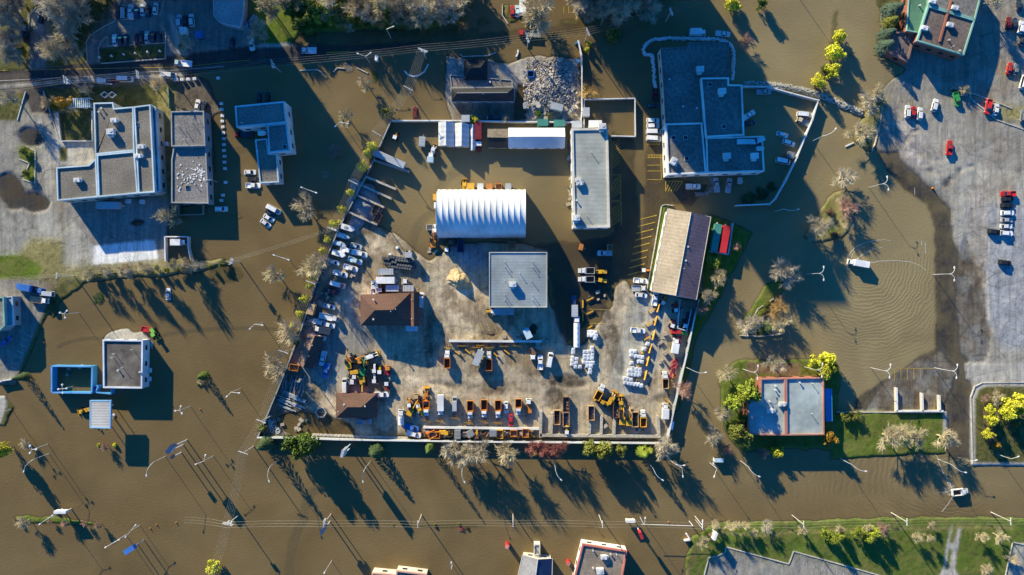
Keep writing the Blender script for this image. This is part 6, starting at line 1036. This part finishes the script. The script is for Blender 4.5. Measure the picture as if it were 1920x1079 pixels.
lamp('quad', 137, 725, 5, 7); lamp('one', 408, 342, 180, 6); lamp('one', 733, 72, 20); lamp('one', 1200, 970, 85); lamp('one', 1304, 975, 85); lamp('vee', 400, 855, 190, 9); lamp('vee', 1268, 867, -95); lamp('vee', 1331, 868, -120); lamp('bar', 262, 985, 50, 7); lamp('one', 622, 1052, 240, 6); lamp('one', 848, 1060, 90, 5); lamp('one', 1870, 852, 20, 7); lamp('vee', 693, 118, 150, 8); lamp('one', 1798, 858, 10, 6)
def pole(px, py, a, h=11.5, arms=2, wd=2.6, tr=False, desc='power pole with crossarms', lean=None):
    """a = direction of the crossarm"""
    k = ('pole', h, arms, wd, tr)
    if k not in LPM:
        P = [('pole_shaft', MB().cyl(0, 0, -.6, .2, h+.6, 8, .13), mat('pole_wood', (.5, .46, .4), .9, 3, .2))]
        for i in range(arms): P.append(('crossarm', MB().box(0, 0, h-.4-i*1.2, wd, .18, .2), steel()))
        for i in range(arms):
            for s in (-1, -.45, .45, 1): P.append(('insulator', MB().cyl(s*wd*.47, 0, h-.2-i*1.2, .11, .35, 6), paint('white')))
        if tr:
            for s in (-1, 1): P.append(('transformer', MB().cyl(s*.55, .1, h-3.4, .38, 1.2, 10), mat('transformer_grey', (.5, .52, .54), .5)))
        LPM[k] = []
        for n_, m_, mt in P: me = m_.mesh(n_); me.materials.append(mt); LPM[k].append((n_, me))
    e = empty('power_pole', ((px-960)*S, (539.5-py)*S, max(gz(px, py), -.6)), a)
    for n_, me in LPM[k]: obj(n_, None, None, e, None, me)
    thing(e, desc, 'power pole', px, py, 'power poles')
# bases: the pole heads lean away from the picture centre
def base_of(px, py, h): k = 1-h/H; return 960+(px-960)*k, 539.5+(py-539.5)*k
def cable(desc, heads, h, offs, perp, r=.024):
    """one cable strung from pole head to pole head with a little sag; heads in picture pixels at height h"""
    pts = []
    Wd = [Vector((*W(x, y, h), h)) for x, y in heads]
    for i, (a, b) in enumerate(zip(Wd, Wd[1:])):
        for k in range(8): t = k/8; p = a.lerp(b, t); p.z -= 1.1*4*t*(1-t); pts.append(p)
    pts.append(Wd[-1]); out = []
    for i, p in enumerate(pts):
        a = pts[max(i-1, 0)]; b = pts[min(i+1, len(pts)-1)]; d = Vector((b.x-a.x, b.y-a.y, 0)).normalized(); out.append(p+Vector((-d.y, d.x, 0))*offs)
    o = obj('power_cable', MB().path(out, r, 4), mat('cable_alu', (.36, .33, .26), .5)); thing(o, desc, 'cable', exact=True)
H1 = [(792, 92), (765, 165), (706, 250), (662, 342), (623, 430), (583, 530), (532, 660), (490, 790), (455, 850), (425, 985), (394, 1085)]
H2 = [(-20, 166), (122, 150), (258, 140), (302, 137), (508, 118), (792, 90), (990, 70), (1103, 58), (1260, 20), (1330, -10)]
H3 = [(345, 975), (425, 985), (606, 983), (783, 984), (962, 982), (1130, 984), (1318, 987), (1508, 985), (1702, 980), (1897, 979), (1960, 979)]
H4 = [(-20, 524), (122, 516), (430, 490), (623, 430)]
for i in range(6): cable(['leftmost', 'second', 'third', 'fourth', 'fifth', 'rightmost'][i]+' of six power cables running diagonally beside the yard fence', H1, 11.2, -1.5+i*.6, 0)
for i in range(4): cable(['upper', 'second', 'third', 'lower'][i]+' of four power cables along the top road', H2, 11.2, -1.2+i*.8, 0)
for i in range(3): cable(['upper', 'middle', 'lower'][i]+' of three power cables along the bottom street', H3, 11.2, -1.0+i*1.0, 0)
for i in range(3): cable(['upper', 'middle', 'lower'][i]+' of three power cables above the grassy bank at left', H4, 10.4, -.5+i*.5, 0)
for i, (x, y) in enumerate(H1[:-1]): a, b = H1[max(i-1, 0)], H1[i+1]; pole(*base_of(x, y, 11.2), math.degrees(math.atan2(-(b[1]-a[1]), b[0]-a[0]))+90, 11.5, 2 if i in (0, 9) else 1, 3.6, i in (0, 4, 9))
for i, (x, y) in enumerate(H2[1:-1]): pole(*base_of(x, y, 11.2), 98 if i < 5 else 112, 11.5, 2, 2.8, i in (0, 3, 5)) if i != 4 else None
for i, (x, y) in enumerate(H3[2:-1]): pole(*base_of(x, y, 11.2), 90, 11.5, 1, 2.6, i == 0)
pole(*base_of(430, 490, 10.4), 70, 10.6, 2, 2.6, True); pole(*base_of(108, 517, 10.4), 85, 10.6, 1, 2.2)
# ---------------------------------------------------------------- signs
def sign(desc, px, py, h, w_, hh, a, c1, c2, legs=2, th=.9):
    x, y = W(px, py, h); e = empty('pylon_sign', (x, y, max(gz(px, py), -.6)), a); thing(e, desc, 'sign', px, py, exact=True)
    obj('sign_box', MB().box(0, 0, h-hh, w_, th, hh), paint(c1), e); obj('sign_face', MB().box(0, -th/2-.03, h-hh*.85, w_*.86, .05, hh*.7), paint(c2), e); obj('top_trim', MB().box(0, 0, h, w_+.1, th+.1, .1), paint(c1), e)
    for s in ((-1, 1) if legs == 2 else (0,)): obj('leg', MB().box(s*w_*.36, 0, -.3, .3, .3, h-hh+.35), steel(), e)
sign('tall blue pylon sign left of the power cables', 316, 844, 13, 3.2, 3.4, 52, 'navy', 'white', 2, 1.3); sign('blue and red sign near the bottom left corner', 240, 1033, 9, 4.0, 1.8, 32, 'blue', 'white', 2, 1.7); sign('pale sign with red edge above the grassy median', 110, 962, 5, 4.4, 2.2, 0, 'white', 'red')
sign('tall grey pylon sign below the yard wall', 641, 852, 14, 2.6, 6, 75, 'silver', 'white'); sign('slim white and red sign below the long street', 1203, 1006, 9, 2.4, 3.5, 110, 'red', 'white'); sign('white and red leaning sign on south lawn', 1341, 1006, 5, 2.8, 3, 70, 'white', 'red'); sign('low white frame sign on the flooded verge', 1183, 979, 4, 3.4, 2, 0, 'white', 'silver')
sign('blue-topped sign beside the pole at the bottom street', 603, 998, 12, 2.2, 5, 70, 'navy', 'silver', 1); sign('small blue sign on right side of the depot wall', 1261, 799, 3.4, 3, 1.4, 80, 'blue', 'silver'); sign('white roadside sign at the top road', 705, 108, 5, 1.8, 2, 80, 'white', 'silver', 1); sign('small dark sign above the curved lamp at left', 321, 858, 8, 1.4, 1.2, 50, 'dark', 'navy', 1)
def shelter(desc, px, py, h=2.6, lx=3.4, ly=1.5, c='pale'):
    x, y = W(px, py, h); e = empty('bus_shelter', (x, y, max(gz(px, py), -.5))); thing(e, desc, 'shelter', px, py, exact=True); obj('shelter_roof', MB().box(0, 0, h, lx, ly, .14), paint(c), e); obj('back_panel', MB().box(0, ly/2-.06, .2, lx, .06, h-.2), glass(), e); obj('side_panel', MB().box(-lx/2+.05, 0, .2, .06, ly, h-.2), paint('white'), e)
    for s in (-1, 1): obj('post', MB().cyl(s*(lx/2-.1), -ly/2+.1, 0, .06, h, 6), steel(), e)
shelter('small bus shelter standing in water right of the depot corner', 1349, 864)
def kiosk(desc, px, py, c, h=3.4, s=1.3):
    x, y = W(px, py, h); e = empty('sign_kiosk', (x, y, -.5)); thing(e, desc, 'kiosk', px, py, exact=True); obj('column', MB().box(0, 0, 0, s, s*.8, h+.3, 60), paint(c), e); obj('kiosk_top', MB().box(0, 0, h+.3, s+.15, s*.8+.15, .12, 60), mat('pink_top', (.6, .25, .22), .5), e)
kiosk('short red kiosk column left of the navy restaurant', 951, 1026, 'red', 4.4); kiosk('red kiosk column between the two restaurants', 1066, 1058, 'red', 3.4)
def ringwall(desc, pts, h, nm='kerb_island', m=None): wall(desc, pts, h, .35, m or white_w, None, nm, 'kerb')
ringwall('curved white kerb below the upper power pylon', [(759, 134), (765, 141), (775, 144), (786, 142), (796, 135), (803, 122)], .35); ringwall('L-shaped white kerb marker right of the median street lamps', [(1282, 1012), (1293, 1011), (1286, 1000)], 1.2); ringwall('thin white kerb at rubble entrance', [(968, 107), (971, 101), (971, 95)], .5); ringwall('curved pale path kerb along shallow water', [(1585, 275), (1600, 268)], .3)
x, y = W(1250, 984, 5); o = obj('mast_arm', MB().tube((-9.5, .3, 5.6), (9.5, -.3, 5.6), .11, .08, 6).cyl(9.5, -.3, -.4, .15, 6.1, 8), paint('white'), None, (x, y, 0)); thing(o, 'long thin traffic mast arm at the bottom crossing', 'mast arm', exact=True); ringwall('pale low wall on the left lot boundary', [(0, 717), (10, 713), (30, 710)], 1.6, 'low_wall', white_w)
# people standing by the burnt lot and the road: none are readable at this height
# ---------------------------------------------------------------- wakes of the two moving trucks
foam = mat('foam', (.62, .58, .48), .6, 2, .2)
def wake(desc, curves):
    mb = MB()
    for pts, w0 in curves:
        P = wpath(pts); n = len(P)
        for i, (a, b) in enumerate(zip(P, P[1:])): ww = w0*(1-i/n*.7); ribbon(mb, [a, b], ww, .005, .03)
    o = obj('wake_foam', mb, foam); o['kind'] = 'stuff'; thing(o, desc, 'foam', exact=True)
def arc(cx, cy, rx, ry, a0, a1, n=22): return [(cx+rx*math.cos(R(a0+(a1-a0)*k/n)), cy-ry*math.sin(R(a0+(a1-a0)*k/n))) for k in range(n+1)]
wake('pale wake lines curving behind the white truck in the flooded car park', [([(1591, 481), (1596, 472), (1605, 464), (1620, 456), (1640, 451), (1660, 450), (1671, 452)], .22), ([(1606, 487), (1612, 482), (1622, 475), (1638, 467), (1655, 464)], .2), ([(1634, 493), (1650, 490), (1680, 489), (1705, 491), (1725, 498), (1737, 508)], .2), ([(1596, 485), (1599, 476), (1608, 468), (1622, 461)], .12), ([(1590, 482), (1588, 492), (1588, 505)], .15)])
sp_ = []; g = random.Random(8)
for k in range(16): a = R(g.uniform(100, 255)); r0, r1 = g.uniform(3, 8), g.uniform(10, 30); sp_.append(([(1786+r0*math.cos(a), 921-r0*.7*math.sin(a)), (1786+r1*math.cos(a), 921-r1*.7*math.sin(a))], g.uniform(.08, .22)))
wake('spray and wake lines behind the splashing orange truck', sp_+[([(1788, 917), (1783, 906), (1772, 893), (1765, 880), (1757, 856), (1745, 845), (1735, 840)], .2), ([(1790, 912), (1778, 905)], .3), ([(1787, 930), (1778, 945), (1766, 960)], .18), ([(1660, 854), (1650, 850), (1644, 850)], .3)])
for n_, pts in (('wet_tracks', []),): pass
do_labels()
